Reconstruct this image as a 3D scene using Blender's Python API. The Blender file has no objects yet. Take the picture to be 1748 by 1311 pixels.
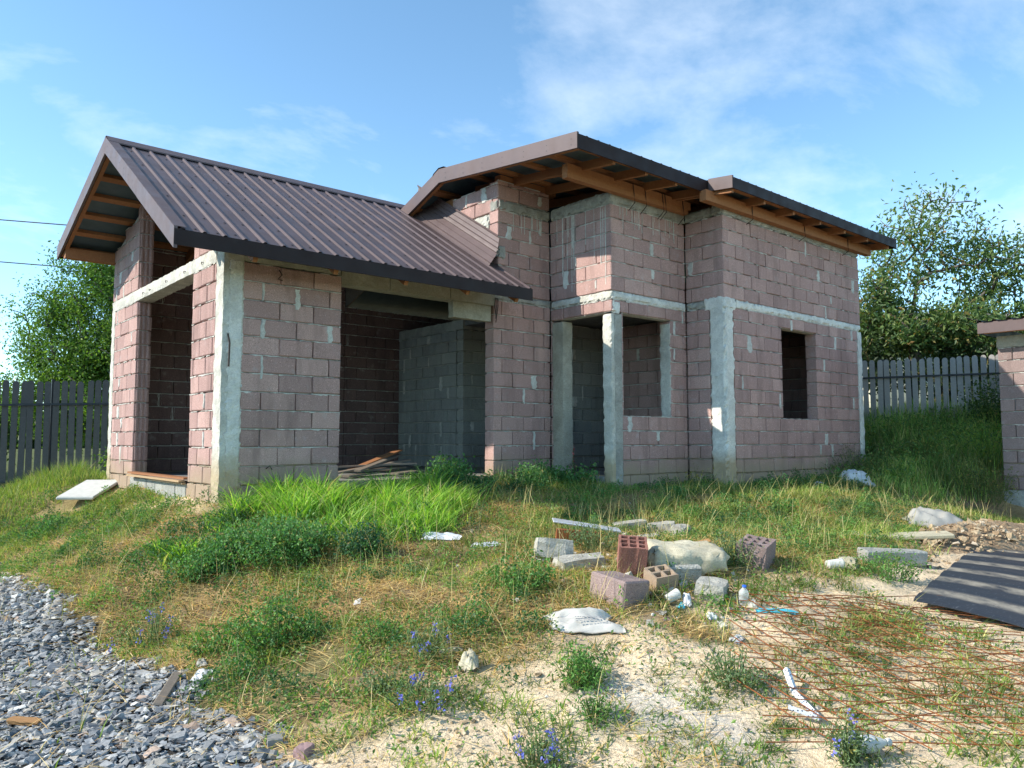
import bpy, math, random
import numpy as np
from mathutils import Vector, Matrix, Euler

random.seed(7)
RNG = np.random.default_rng(7)
scn = bpy.context.scene
COL = scn.collection

# ------------------------------------------------------------------ camera
CAM_F = 1310.12 / 1748.0          # focal length over image width
CAM_C = np.array([-2.907, -8.070, 0.470])
YAW, PITCH, ROLL = math.radians(49.386), math.radians(4.208), math.radians(-0.103)
FW = np.array([math.cos(YAW) * math.cos(PITCH), math.sin(YAW) * math.cos(PITCH), math.sin(PITCH)])
RT = np.array([math.sin(YAW), -math.cos(YAW), 0.0])
UP = np.cross(RT, FW)
R2 = RT * math.cos(ROLL) + UP * math.sin(ROLL)
U2 = -RT * math.sin(ROLL) + UP * math.cos(ROLL)
cd = bpy.data.cameras.new('camera')
cd.sensor_width = 36.0
cd.lens = 36.0 * CAM_F
cd.clip_end = 2000.0
cam = bpy.data.objects.new('camera', cd)
COL.objects.link(cam)
mw = Matrix.Identity(4)
for i in range(3):
    mw[i][0] = R2[i]; mw[i][1] = U2[i]; mw[i][2] = -FW[i]; mw[i][3] = CAM_C[i]
cam.matrix_world = mw
scn.camera = cam


def proj(P):
    """world points (n,3) -> pixel x, y (1748 wide) and depth; used to rank and cull pieces"""
    d = np.asarray(P, float) - CAM_C
    z = d @ FW
    zz = np.where(np.abs(z) < 1e-6, 1e-6, z)
    return 874 + 1310.12 * (d @ R2) / zz, 655.5 - 1310.12 * (d @ U2) / zz, z


# ------------------------------------------------------------------ sky, sun, exposure
SUN = Vector((-1.0, 0.55, 0.80)).normalized()      # towards the sun
SUN_EL = math.asin(SUN.z)
SUN_ROT = math.atan2(SUN.x, SUN.y)
world = bpy.data.worlds.new('World')
scn.world = world
world.use_nodes = True
wn, wl = world.node_tree.nodes, world.node_tree.links
wn.clear()
w_out = wn.new('ShaderNodeOutputWorld')
w_bg = wn.new('ShaderNodeBackground')
sky = wn.new('ShaderNodeTexSky')
sky.sky_type = 'NISHITA'
sky.sun_disc = False
sky.sun_elevation = SUN_EL
sky.sun_rotation = SUN_ROT
sky.altitude = 400
sky.air_density = 0.8
sky.dust_density = 0.0
sky.ozone_density = 2.5
w_bg.inputs['Strength'].default_value = 0.135
# thin high cloud: a plane of noise seen in perspective
tc = wn.new('ShaderNodeTexCoord')
sep = wn.new('ShaderNodeSeparateXYZ')
wl.new(tc.outputs['Generated'], sep.inputs[0])
zmax = wn.new('ShaderNodeMath'); zmax.operation = 'MAXIMUM'; zmax.inputs[1].default_value = 0.0
wl.new(sep.outputs['Z'], zmax.inputs[0])
zadd = wn.new('ShaderNodeMath'); zadd.operation = 'ADD'; zadd.inputs[1].default_value = 0.22
wl.new(zmax.outputs[0], zadd.inputs[0])
comb = wn.new('ShaderNodeCombineXYZ')
for ax in ('X', 'Y'):
    dv = wn.new('ShaderNodeMath'); dv.operation = 'DIVIDE'
    wl.new(sep.outputs[ax], dv.inputs[0]); wl.new(zadd.outputs[0], dv.inputs[1])
    wl.new(dv.outputs[0], comb.inputs[ax])
cmap = wn.new('ShaderNodeMapping')
cmap.inputs['Rotation'].default_value = (0, 0, math.radians(-125))
cmap.inputs['Scale'].default_value = (1.0, 1.35, 1.0)
cmap.inputs['Location'].default_value = (8.2, 3.0, 0.0)
wl.new(comb.outputs[0], cmap.inputs[0])
n1 = wn.new('ShaderNodeTexNoise')
n1.inputs['Scale'].default_value = 1.7; n1.inputs['Detail'].default_value = 9
n1.inputs['Roughness'].default_value = 0.60; n1.inputs['Distortion'].default_value = 0.25
wl.new(cmap.outputs[0], n1.inputs['Vector'])
cr = wn.new('ShaderNodeValToRGB')
cr.color_ramp.elements[0].position = 0.50; cr.color_ramp.elements[0].color = (0, 0, 0, 1)
cr.color_ramp.elements[1].position = 0.80; cr.color_ramp.elements[1].color = (1, 1, 1, 1)
wl.new(n1.outputs['Fac'], cr.inputs[0])
cfac = wn.new('ShaderNodeMath'); cfac.operation = 'MULTIPLY'; cfac.inputs[1].default_value = 0.46
wl.new(cr.outputs[0], cfac.inputs[0])
cmix = wn.new('ShaderNodeMixRGB')
cmix.inputs['Color2'].default_value = (4.4, 4.6, 4.7, 1)
wl.new(cfac.outputs[0], cmix.inputs['Fac'])
wb = wn.new('ShaderNodeMixRGB'); wb.blend_type = 'MULTIPLY'      # the camera's white balance on the sky
wb.inputs['Fac'].default_value = 1.0; wb.inputs['Color2'].default_value = (0.84, 0.97, 0.88, 1)
wl.new(sky.outputs[0], wb.inputs['Color1'])
wl.new(wb.outputs[0], cmix.inputs['Color1'])
wl.new(cmix.outputs[0], w_bg.inputs['Color'])
wl.new(w_bg.outputs[0], w_out.inputs['Surface'])

sd = bpy.data.lights.new('sun', 'SUN')
sd.energy = 2.65
sd.angle = math.radians(0.55)
sd.color = (1.0, 0.93, 0.82)
sun = bpy.data.objects.new('sun', sd)
COL.objects.link(sun)
sun.rotation_euler = (-SUN).to_track_quat('-Z', 'Y').to_euler()
sun.location = (-20, 11, 16)

scn.view_settings.view_transform = 'Standard'
scn.view_settings.look = 'None'
scn.view_settings.exposure = 1.42
scn.view_settings.gamma = 1.0
scn.view_settings.use_curve_mapping = False
scn.cycles.use_denoising = True
scn.cycles.max_bounces = 6
scn.cycles.transparent_max_bounces = 8

# ------------------------------------------------------------------ noise
def _hash(ix, iy, seed):
    h = (ix.astype(np.int64) * 374761393 + iy.astype(np.int64) * 668265263 + seed * 1442695041) & 0x7fffffff
    h = ((h ^ (h >> 13)) * 1274126177) & 0x7fffffff
    return ((h ^ (h >> 16)) & 0xffff) / 65535.0


def vnoise(x, y, seed=0):
    x = np.asarray(x, float); y = np.asarray(y, float)
    ix, iy = np.floor(x), np.floor(y)
    fx, fy = x - ix, y - iy
    fx = fx * fx * (3 - 2 * fx); fy = fy * fy * (3 - 2 * fy)
    a = _hash(ix, iy, seed); b = _hash(ix + 1, iy, seed)
    c = _hash(ix, iy + 1, seed); d = _hash(ix + 1, iy + 1, seed)
    return a + (b - a) * fx + (c - a) * fy + (a - b - c + d) * fx * fy


def fbm(x, y, seed=0, octv=4):
    s = 0; a = 0.5; t = 0
    for o in range(octv):
        s = s + a * vnoise(np.asarray(x) * 2 ** o, np.asarray(y) * 2 ** o, seed + o); t += a; a *= 0.5
    return s / t


def sstep(a, b, x):
    t = np.clip((np.asarray(x, float) - a) / (b - a), 0, 1)
    return t * t * (3 - 2 * t)


# ------------------------------------------------------------------ terrain heights (thin plate through surveyed spots)
CTL = [[0.0,0.0,-0.18],
 [1.4,-0.05,-0.13],
 [3.0,-0.05,-0.12],
 [4.35,0.0,-0.1],
 [4.75,-1.1,-0.16],
 [6.38,-1.86,-0.19],
 [8.5,-1.86,-0.17],
 [10.5,-1.86,-0.08],
 [0.0,4.6,-0.1],
 [0.0,2.7,-0.13],
 [0.0,1.4,-0.19],
 [-0.8,4.6,-0.25],
 [5.0,2.0,-0.2],
 [9.0,3.0,-0.2],
 [3.0,3.0,-0.2],
 [1.5,2.0,-0.3],
 [1.5,4.0,-0.3],
 [3.0,1.5,-0.3],
 [6.0,0.0,-0.3],
 [8.0,0.0,-0.3],
 [-2.004,-1.17,-1.034],
 [-2.194,-2.725,-1.026],
 [-1.686,1.455,-0.953],
 [-1.33,-1.681,-1.049],
 [-1.346,-3.425,-1.035],
 [-1.353,-4.636,-1.018],
 [-2.124,-3.975,-1.016],
 [-0.587,-5.36,-0.999],
 [0.264,-6.091,-1.001],
 [1.16,-6.858,-1.003],
 [3.489,-5.839,-0.776],
 [6.29,-5.276,-0.716],
 [2.752,-4.637,-0.526],
 [1.098,-4.658,-0.67],
 [-0.803,-1.304,-0.734],
 [0.083,-2.667,-0.652],
 [0.761,-1.428,-0.356],
 [1.987,-2.145,-0.387],
 [3.403,-2.827,-0.435],
 [0.153,-4.366,-0.776],
 [5.87,-4.143,-0.507],
 [10.693,-3.971,-0.52],
 [-0.932,7.766,-0.5],
 [0.537,7.018,-0.326],
 [-1.008,3.885,-0.669],
 [13.961,-3.256,0.529],
 [13.036,-0.736,0.419],
 [10.853,-2.916,-0.012],
 [1.909,-6.056,-0.913],
 [-2.9,-8.07,-1.13],
 [-6.0,-9.0,-1.1],
 [-8.0,-3.0,-1.1],
 [-7.0,3.0,-1.0],
 [-5.0,8.0,-0.7],
 [2.0,-10.0,-1.05],
 [8.0,-9.0,-0.9],
 [14.0,-8.0,-0.6],
 [-12.0,-12.0,-1.1],
 [0.0,-16.0,-1.1],
 [40.0,0.0,0.3],
 [0.0,40.0,0.2],
 [40.0,40.0,0.5],
 [-40.0,0.0,-0.8],
 [-30.0,30.0,-0.4],
 [0.0,-40.0,-1.1],
 [30.0,-30.0,-0.8],
 [-30.0,-30.0,-1.1],
 [16.0,8.0,0.3],
 [4.0,12.0,-0.2],
 [22.0,-6.0,0.2]]
CTL = np.array(CTL)
_n = len(CTL)


def _U(r2):
    return r2 * np.log(r2 + 1e-9)


_K = _U(((CTL[:, None, :2] - CTL[None, :, :2]) ** 2).sum(-1)) + np.eye(_n) * .15
_P = np.c_[np.ones(_n), CTL[:, :2]]
_W = np.linalg.solve(np.block([[_K, _P], [_P.T, np.zeros((3, 3))]]), np.r_[CTL[:, 2], 0, 0, 0])


def tz0(x, y):
    x = np.asarray(x, float); y = np.asarray(y, float)
    shp = x.shape
    q = np.stack([x.ravel(), y.ravel()], -1)
    out = np.empty(len(q))
    for s in range(0, len(q), 20000):
        k = _U(((q[s:s + 20000, None, :] - CTL[:, :2]) ** 2).sum(-1))
        out[s:s + 20000] = k @ _W[:_n] + _W[_n] + q[s:s + 20000] @ _W[_n + 1:]
    r = np.hypot(q[:, 0] - 4, q[:, 1])
    f = sstep(26, 42, r)
    out = out * (1 - f) + 0.0 * f
    return out.reshape(shp)


def bumps(x, y):
    return (fbm(np.asarray(x) * 2.2, np.asarray(y) * 2.2, 11, 3) - .5) * .07 + (fbm(np.asarray(x) * 9, np.asarray(y) * 9, 31, 3) - .5) * .028


def gravel_edge(y):
    y = np.asarray(y, float)
    e = -1.33 - 0.14 * sstep(-2.4, -1.0, y) - 0.20 * sstep(-1.0, 1.6, y) - .25 * sstep(1.6, 6, y)
    return e + (vnoise(y * 1.7, y * 0 + 3.3, 5) - .5) * .22


def gravel_w(x, y):
    """1 inside the gravel drive"""
    return 1 - sstep(-.10, .12, np.asarray(x) - gravel_edge(y) + (vnoise(np.asarray(x) * 6, np.asarray(y) * 6, 8) - .5) * .25)


def sand_w(x, y):
    """bare pale soil: the yard in front and to the right"""
    x = np.asarray(x, float); y = np.asarray(y, float)
    d1 = sstep(-4.1, -5.0, y + .12 * x)
    d2 = sstep(2.2, 3.6, x) * sstep(-4.4, -5.1, y)
    d3 = sstep(.9, .2, np.hypot((x - .05) / 1.0, (y - .9) / 1.3) * .9) * (x < .4)
    n = fbm(x * 1.6, y * 1.6, 21, 4)
    return np.clip(np.maximum(np.maximum(d1, d2), d3 * .9) * sstep(.36, .52, n + .16 * np.maximum(d1, d2)), 0, 1)


def tz(x, y):
    g = gravel_w(x, y)
    return tz0(x, y) + bumps(x, y) * (1 - .6 * g)


def tz1(x, y):
    return float(tz(np.array([x]), np.array([y]))[0])


# ------------------------------------------------------------------ object helpers
def link(o, parent=None):
    COL.objects.link(o)
    if parent is not None:
        o.parent = parent
    return o


def tag(o, label=None, cat=None, group=None, kind=None):
    if label: o['label'] = label
    if cat: o['category'] = cat
    if group: o['group'] = group
    if kind: o['kind'] = kind
    return o


def empty(name, loc=(0, 0, 0), rot=(0, 0, 0)):
    o = bpy.data.objects.new(name, None)
    o.location = loc; o.rotation_euler = rot
    o.empty_display_size = .2
    return link(o)


def obj(name, V, F, mat, parent=None, smooth=False, loc=None, rot=None):
    me = bpy.data.meshes.new(name)
    me.from_pydata([tuple(map(float, v)) for v in V], [], [tuple(f) for f in F])
    me.materials.append(mat)
    if smooth:
        me.polygons.foreach_set('use_smooth', [True] * len(me.polygons))
    me.update()
    o = bpy.data.objects.new(name, me)
    if loc is not None: o.location = loc
    if rot is not None: o.rotation_euler = rot
    return link(o, parent)


def big(name, V, faces, mat, parent=None, col=None, smooth=False):
    """faces: list of int arrays (n,k); col: (nverts,3)"""
    me = bpy.data.meshes.new(name)
    V = np.ascontiguousarray(V, dtype=np.float32)
    me.vertices.add(len(V)); me.vertices.foreach_set('co', V.ravel())
    loops = np.concatenate([f.ravel() for f in faces]).astype(np.int32)
    tot = np.concatenate([np.full(len(f), f.shape[1]) for f in faces]).astype(np.int32)
    st = np.concatenate([[0], np.cumsum(tot)[:-1]]).astype(np.int32)
    me.loops.add(len(loops)); me.loops.foreach_set('vertex_index', loops)
    me.polygons.add(len(tot)); me.polygons.foreach_set('loop_start', st); me.polygons.foreach_set('loop_total', tot)
    me.polygons.foreach_set('use_smooth', np.full(len(tot), bool(smooth)))
    me.update(calc_edges=True)
    if col is not None:
        a = me.attributes.new('tint', 'FLOAT_COLOR', 'POINT')
        c4 = np.ones((len(V), 4), np.float32); c4[:, :3] = col
        a.data.foreach_set('color', c4.ravel())
    me.materials.append(mat)
    o = bpy.data.objects.new(name, me)
    return link(o, parent)


class MB:
    """collects verts and faces of one part"""
    def __init__(s): s.V = []; s.F = []

    def add(s, V, F):
        b = len(s.V); s.V += [tuple(map(float, v)) for v in V]
        s.F += [tuple(i + b for i in f) for f in F]
        return s

    def box(s, a, b):
        x0, y0, z0 = a; x1, y1, z1 = b
        return s.add([(x0, y0, z0), (x1, y0, z0), (x1, y1, z0), (x0, y1, z0), (x0, y0, z1), (x1, y0, z1), (x1, y1, z1), (x0, y1, z1)],
                     [(0, 3, 2, 1), (4, 5, 6, 7), (0, 1, 5, 4), (1, 2, 6, 5), (2, 3, 7, 6), (3, 0, 4, 7)])

    def bar(s, p, q, w, h, up=(0, 0, 1)):
        """a straight timber from p to q, w wide and h deep"""
        p = Vector(p); q = Vector(q); d = (q - p).normalized()
        side = d.cross(Vector(up)).normalized(); u = side.cross(d).normalized()
        V = []
        for e in (p, q):
            for a, b in ((-1, -1), (1, -1), (1, 1), (-1, 1)):
                V.append(e + side * (a * w / 2) + u * (b * h / 2))
        return s.add(V, [(0, 1, 2, 3), (7, 6, 5, 4), (0, 4, 5, 1), (1, 5, 6, 2), (2, 6, 7, 3), (3, 7, 4, 0)])

    def tube(s, pts, rad, n=6):
        pts = [Vector(p) for p in pts]
        if not hasattr(rad, '__len__'): rad = [rad] * len(pts)
        V = []; F = []
        for i, p in enumerate(pts):
            d = (pts[min(i + 1, len(pts) - 1)] - pts[max(i - 1, 0)])
            d = d.normalized() if d.length > 1e-9 else Vector((0, 0, 1))
            a = d.orthogonal().normalized() if abs(d.z) > .95 else d.cross(Vector((0, 0, 1))).normalized()
            b = d.cross(a).normalized()
            for k in range(n):
                t = 2 * math.pi * k / n
                V.append(p + a * (math.cos(t) * rad[i]) + b * (math.sin(t) * rad[i]))
        for i in range(len(pts) - 1):
            for k in range(n):
                F.append((i * n + k, i * n + (k + 1) % n, (i + 1) * n + (k + 1) % n, (i + 1) * n + k))
        F.append(tuple(range(n - 1, -1, -1))); F.append(tuple(range((len(pts) - 1) * n, len(pts) * n)))
        return s.add(V, F)

    def obj(s, name, mat, parent=None, smooth=False, **k):
        return obj(name, s.V, s.F, mat, parent, smooth, **k)


def chamfer_box(lx, ly, lz, c=.006, wob=0.0, rnd=random):
    """box centred on the origin, edges chamfered: 24 verts, 26 faces"""
    V = []; idx = {}
    for sx in (-1, 1):
        for sy in (-1, 1):
            for sz in (-1, 1):
                jx, jy, jz = (rnd.uniform(-wob, wob) for _ in range(3))
                P = (sx * lx / 2 + jx, sy * ly / 2 + jy, sz * lz / 2 + jz)
                for k in range(3):
                    v = [P[0] - sx * c, P[1] - sy * c, P[2] - sz * c]
                    v[k] = P[k]
                    idx[(sx, sy, sz, k)] = len(V); V.append(tuple(v))
    F = []
    def face(ids, out):
        pts = [Vector(V[i]) for i in ids]
        n = (pts[1] - pts[0]).cross(pts[2] - pts[0])
        F.append(tuple(ids) if n.dot(Vector(out)) > 0 else tuple(reversed(ids)))
    S = (-1, 1)
    for k in range(3):
        o1, o2 = [a for a in range(3) if a != k]
        for s in S:
            ids = []
            for a, b in ((-1, -1), (1, -1), (1, 1), (-1, 1)):
                sg = [0, 0, 0]; sg[k] = s; sg[o1] = a; sg[o2] = b
                ids.append(idx[(*sg, k)])
            out = [0, 0, 0]; out[k] = s
            face(ids, out)
    for k in range(3):                                   # edges along axis k
        o1, o2 = [a for a in range(3) if a != k]
        for a in S:
            for b in S:
                ids = []
                for s, f in ((-1, o1), (1, o1), (1, o2), (-1, o2)):
                    sg = [0, 0, 0]; sg[k] = s; sg[o1] = a; sg[o2] = b
                    ids.append(idx[(*sg, f)])
                out = [0, 0, 0]; out[o1] = a; out[o2] = b
                face(ids, out)
    for sx in S:
        for sy in S:
            for sz in S:
                face([idx[(sx, sy, sz, k)] for k in range(3)], (sx, sy, sz))
    return V, F


# ------------------------------------------------------------------ materials
def mat(name, rough=.9, spec=.2, metal=0.0):
    m = bpy.data.materials.new(name); m.use_nodes = True
    nt = m.node_tree
    b = nt.nodes['Principled BSDF']
    b.inputs['Roughness'].default_value = rough
    b.inputs['Specular IOR Level'].default_value = spec
    b.inputs['Metallic'].default_value = metal
    return m, nt, b


def nd(nt, t, **kw):
    n = nt.nodes.new(t)
    for k, v in kw.items():
        if k in n.inputs: n.inputs[k].default_value = v
        else: setattr(n, k, v)
    return n


def wpos(nt, scale=(1, 1, 1)):
    g = nd(nt, 'ShaderNodeNewGeometry'); mp = nd(nt, 'ShaderNodeMapping')
    mp.inputs['Scale'].default_value = scale
    nt.links.new(g.outputs['Position'], mp.inputs['Vector'])
    return mp.outputs[0]


def opos(nt, scale=(1, 1, 1)):
    g = nd(nt, 'ShaderNodeTexCoord'); mp = nd(nt, 'ShaderNodeMapping')
    mp.inputs['Scale'].default_value = scale
    nt.links.new(g.outputs['Object'], mp.inputs['Vector'])
    return mp.outputs[0]


def noise(nt, vec, scale, detail=4, rough=.55, dist=0.0):
    n = nd(nt, 'ShaderNodeTexNoise', Scale=scale, Detail=detail, Roughness=rough, Distortion=dist)
    nt.links.new(vec, n.inputs['Vector'])
    return n.outputs['Fac']


def ramp(nt, fac, stops):
    r = nd(nt, 'ShaderNodeValToRGB')
    el = r.color_ramp.elements
    while len(el) < len(stops): el.new(.5)
    for e, (p, c) in zip(el, stops):
        e.position = p; e.color = (*c, 1) if len(c) == 3 else c
    nt.links.new(fac, r.inputs[0])
    return r.outputs[0]


def mixc(nt, fac, a, b, typ='MIX'):
    m = nd(nt, 'ShaderNodeMixRGB', blend_type=typ)
    for s, v in (('Fac', fac), ('Color1', a), ('Color2', b)):
        if hasattr(v, 'is_linked') or hasattr(v, 'links'): nt.links.new(v, m.inputs[s])
        elif s == 'Fac': m.inputs[s].default_value = v
        else: m.inputs[s].default_value = (*v, 1)
    return m.outputs[0]


def math_(nt, op, a, b=None):
    m = nd(nt, 'ShaderNodeMath', operation=op)
    for i, v in enumerate((a, b)):
        if v is None: continue
        if isinstance(v, (int, float)): m.inputs[i].default_value = v
        else: nt.links.new(v, m.inputs[i])
    return m.outputs[0]


def bump(nt, b, h, strength=.3, dist=.01):
    n = nd(nt, 'ShaderNodeBump', Strength=strength, Distance=dist)
    nt.links.new(h, n.inputs['Height']); nt.links.new(n.outputs[0], b.inputs['Normal'])


def z_of(nt):
    s = nd(nt, 'ShaderNodeSeparateXYZ'); nt.links.new(wpos(nt), s.inputs[0])
    return s.outputs['Z']


def m_block(name, ca, cb, cc, dirt=True):
    """pumice concrete block: porous, each block a little different"""
    m, nt, b = mat(name, .95, .1)
    oi = nd(nt, 'ShaderNodeObjectInfo'); ge = nd(nt, 'ShaderNodeNewGeometry')
    r = math_(nt, 'FRACT', math_(nt, 'ADD', oi.outputs['Random'], ge.outputs['Random Per Island']))
    base = ramp(nt, r, [(0, ca), (.5, cb), (1, cc)])
    p = wpos(nt)
    base = mixc(nt, math_(nt, 'MULTIPLY', noise(nt, p, 3.0, 4), .55), base, tuple(c * .72 for c in cb))
    por = noise(nt, p, 120, 3, .7)
    base = mixc(nt, ramp(nt, por, [(.36, (.75,) * 3), (.46, (0,) * 3)]), base, tuple(c * .30 for c in ca))
    base = mixc(nt, ramp(nt, noise(nt, p, 60, 2, .6), [(.60, (0,) * 3), (.72, (.45,) * 3)]), base, tuple(min(1, c * 1.6) for c in cc))
    dust = noise(nt, p, 7, 5, .6)
    base = mixc(nt, ramp(nt, dust, [(.58, (0,) * 3), (.74, (.4,) * 3)]), base, (.50, .45, .43))
    stain = noise(nt, wpos(nt, (1.6, 1.6, .30)), 2.6, 5, .65)      # damp runs down the face
    base = mixc(nt, ramp(nt, stain, [(.50, (0,) * 3), (.68, (.55,) * 3)]), base, tuple(c * .52 for c in cb))
    if dirt:   # soil splashed up from the ground
        z = z_of(nt)
        hh = math_(nt, 'ADD', z, math_(nt, 'MULTIPLY', noise(nt, p, 2.2, 4), -.42))
        base = mixc(nt, ramp(nt, hh, [(-.10 + .0, (.8,) * 3), (.12, (0,) * 3)]) if False else
                    ramp(nt, math_(nt, 'ADD', hh, .5), [(.30, (.75,) * 3), (.56, (0,) * 3)]), base, (.33, .26, .17))
    nt.links.new(base, b.inputs['Base Color'])
    bump(nt, b, math_(nt, 'ADD', por, math_(nt, 'MULTIPLY', noise(nt, p, 22, 3), .6)), .55, .006)
    return m


def m_rough(name, ca, cb, scale=9, bs=.5, bd=.008, dirt=None, rough=.92, spec=.15, fine=70):
    m, nt, b = mat(name, rough, spec)
    p = wpos(nt)
    c = ramp(nt, noise(nt, p, scale, 6, .62), [(.3, ca), (.7, cb)])
    c = mixc(nt, ramp(nt, noise(nt, p, scale * .35, 6, .7, 1.2), [(.42, (.5,) * 3), (.56, (0,) * 3)]), c, tuple(x * .66 for x in ca))
    c = mixc(nt, ramp(nt, noise(nt, wpos(nt, (1, 1, 2.5)), scale * 1.6, 5, .75, 2.5), [(.47, (0,) * 3), (.5, (.6,) * 3), (.53, (0,) * 3)]), c, tuple(x * .45 for x in ca))
    c = mixc(nt, ramp(nt, noise(nt, p, fine, 3, .7), [(.34, (.35,) * 3), (.48, (0,) * 3)]), c, tuple(x * .55 for x in ca))
    if dirt:
        z = z_of(nt)
        hh = math_(nt, 'ADD', z, math_(nt, 'MULTIPLY', noise(nt, p, 2.4, 4), -.45))
        c = mixc(nt, ramp(nt, math_(nt, 'ADD', hh, .5), [(.40, (.85,) * 3), (.66, (0,) * 3)]), c, dirt)
    nt.links.new(c, b.inputs['Base Color'])
    h = math_(nt, 'ADD', noise(nt, p, scale * 2.3, 5, .65), math_(nt, 'MULTIPLY', noise(nt, p, fine, 3), .35))
    bump(nt, b, h, bs, bd)
    return m


def m_wood(name, ca, cb, obj_space=False, rough=.75):
    m, nt, b = mat(name, rough, .25)
    oi = nd(nt, 'ShaderNodeObjectInfo')
    p = opos(nt, (3, 3, 3)) if obj_space else wpos(nt, (3, 3, 3))
    g = noise(nt, p, 6, 8, .7, 1.5)
    c = ramp(nt, g, [(.25, ca), (.75, cb)])
    c = mixc(nt, math_(nt, 'MULTIPLY', oi.outputs['Random'], .45), c, tuple(x * .6 for x in ca))
    nt.links.new(c, b.inputs['Base Color'])
    bump(nt, b, g, .25, .004)
    return m


def m_plain(name, c, rough=.5, spec=.4, metal=0, vary=.15, scale=12, bs=.12):
    m, nt, b = mat(name, rough, spec, metal)
    p = wpos(nt)
    n = noise(nt, p, scale, 5, .6)
    cc = ramp(nt, n, [(.3, tuple(x * (1 - vary) for x in c)), (.7, tuple(min(1, x * (1 + vary)) for x in c))])
    nt.links.new(cc, b.inputs['Base Color'])
    rr = ramp(nt, noise(nt, p, scale * 1.7, 4), [(.3, (max(0, rough - .12),) * 3), (.7, (min(1, rough + .12),) * 3)])
    nt.links.new(rr, b.inputs['Roughness'])
    if bs: bump(nt, b, n, bs, .004)
    return m


def m_leaf(name, mul=1.0, trans=.45, rough=.55):
    """foliage: colour comes from the mesh's own tint, lets light through"""
    m = bpy.data.materials.new(name); m.use_nodes = True
    nt = m.node_tree; nt.nodes.clear()
    o = nd(nt, 'ShaderNodeOutputMaterial')
    at = nd(nt, 'ShaderNodeAttribute', attribute_name='tint')
    c = mixc(nt, 1.0, at.outputs['Color'], (mul, mul, mul), 'MULTIPLY')
    d = nd(nt, 'ShaderNodeBsdfDiffuse'); t = nd(nt, 'ShaderNodeBsdfTranslucent')
    g = nd(nt, 'ShaderNodeBsdfGlossy', Roughness=rough)
    g.inputs['Color'].default_value = (.5, .5, .5, 1)
    nt.links.new(c, d.inputs['Color'])
    tcol = mixc(nt, 1.0, c, (1.15, 1.25, .55), 'MULTIPLY')
    nt.links.new(tcol, t.inputs['Color'])
    m1 = nd(nt, 'ShaderNodeMixShader'); m1.inputs[0].default_value = trans
    nt.links.new(d.outputs[0], m1.inputs[1]); nt.links.new(t.outputs[0], m1.inputs[2])
    m2 = nd(nt, 'ShaderNodeMixShader'); m2.inputs[0].default_value = .05
    nt.links.new(m1.outputs[0], m2.inputs[1]); nt.links.new(g.outputs[0], m2.inputs[2])
    nt.links.new(m2.outputs[0], o.inputs['Surface'])
    return m


def m_tint(name, rough=.85, spec=.2, fine=40, bs=.3):
    """colour from the mesh's own tint with fine mottling"""
    m, nt, b = mat(name, rough, spec)
    at = nd(nt, 'ShaderNodeAttribute', attribute_name='tint')
    p = wpos(nt)
    n = noise(nt, p, fine, 4, .6)
    c = mixc(nt, .55, at.outputs['Color'], ramp(nt, n, [(.3, (.55,) * 3), (.7, (1.45,) * 3)]), 'MULTIPLY')
    nt.links.new(c, b.inputs['Base Color'])
    bump(nt, b, n, bs, .004)
    return m


M_BLOCK = m_block('pink_pumice_block', (.53, .34, .300), (.42, .272, .245), (.60, .395, .345))
M_GREYBLOCK = m_block('grey_concrete_block', (.38, .385, .35), (.33, .335, .31), (.43, .43, .385), dirt=False)
M_DARKBLOCK = m_block('shaded_brown_block', (.24, .15, .135), (.20, .13, .118), (.27, .17, .15), dirt=False)  # wall block darkened, so the rooms' shade sits in the colour
M_SHEDBLOCK = m_block('shed_block', (.33, .245, .225), (.29, .215, .20), (.37, .275, .25), dirt=False)
M_MORTAR = m_rough('mortar', (.56, .54, .485), (.75, .73, .665), 14, .6, .008, dirt=(.30, .23, .14))
M_CONC = m_rough('cast_concrete', (.74, .725, .66), (.88, .865, .79), 7, 1.0, .022, dirt=(.40, .29, .16), fine=45)
M_CONC_W = m_rough('sunlit_side_concrete', (.56, .54, .47), (.72, .70, .62), 6, .9, .018, dirt=(.42, .33, .2), fine=40)
M_CONC_G = m_rough('raw_grey_concrete', (.36, .355, .315), (.52, .51, .45), 8, 1.0, .024)
M_LINTEL = m_rough('board_marked_concrete', (.36, .34, .27), (.48, .45, .37), 5, .4, .006)
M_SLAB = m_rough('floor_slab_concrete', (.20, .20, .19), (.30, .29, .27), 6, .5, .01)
M_WOOD = m_wood('orange_pine', (.29, .125, .055), (.42, .195, .088))
M_WOODGREY = m_wood('weathered_plank', (.17, .14, .11), (.30, .25, .20))
M_WOODPALE = m_wood('pale_batten', (.42, .28, .15), (.56, .40, .24))
M_PICKET = m_wood('stained_picket', (.095, .090, .085), (.165, .155, .145))
M_PICKET_R = m_wood('bleached_picket', (.33, .31, .28), (.47, .445, .405))
M_RAIL = m_plain('rail_steel', (.03, .032, .036), .5, .4)
M_ROOF = m_plain('brown_roof_sheet', (.108, .076, .075), .48, .30, 0.0, .16, 2, .10)
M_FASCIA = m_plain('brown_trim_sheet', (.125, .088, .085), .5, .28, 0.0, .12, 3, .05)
M_FASCIA_D = m_plain('shaded_dark_trim_sheet', (.030, .021, .021), .6, .15, 0.0, .12, 3, .04)  # darker copy of the trim: shade on the eaves put into the colour
M_LINING = m_plain('blue_grey_sheet_back', (.07, .105, .125), .6, .3, 0.0, .12, 4, .02)
M_SCREW = m_plain('screw_head', (.02, .018, .018), .5, .4)
M_WIRE = m_plain('tie_wire', (.05, .035, .03), .7, .3)
M_RUST = m_plain('rusted_steel', (.25, .088, .032), .85, .2, 0.0, .45, 25, .3)
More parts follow.
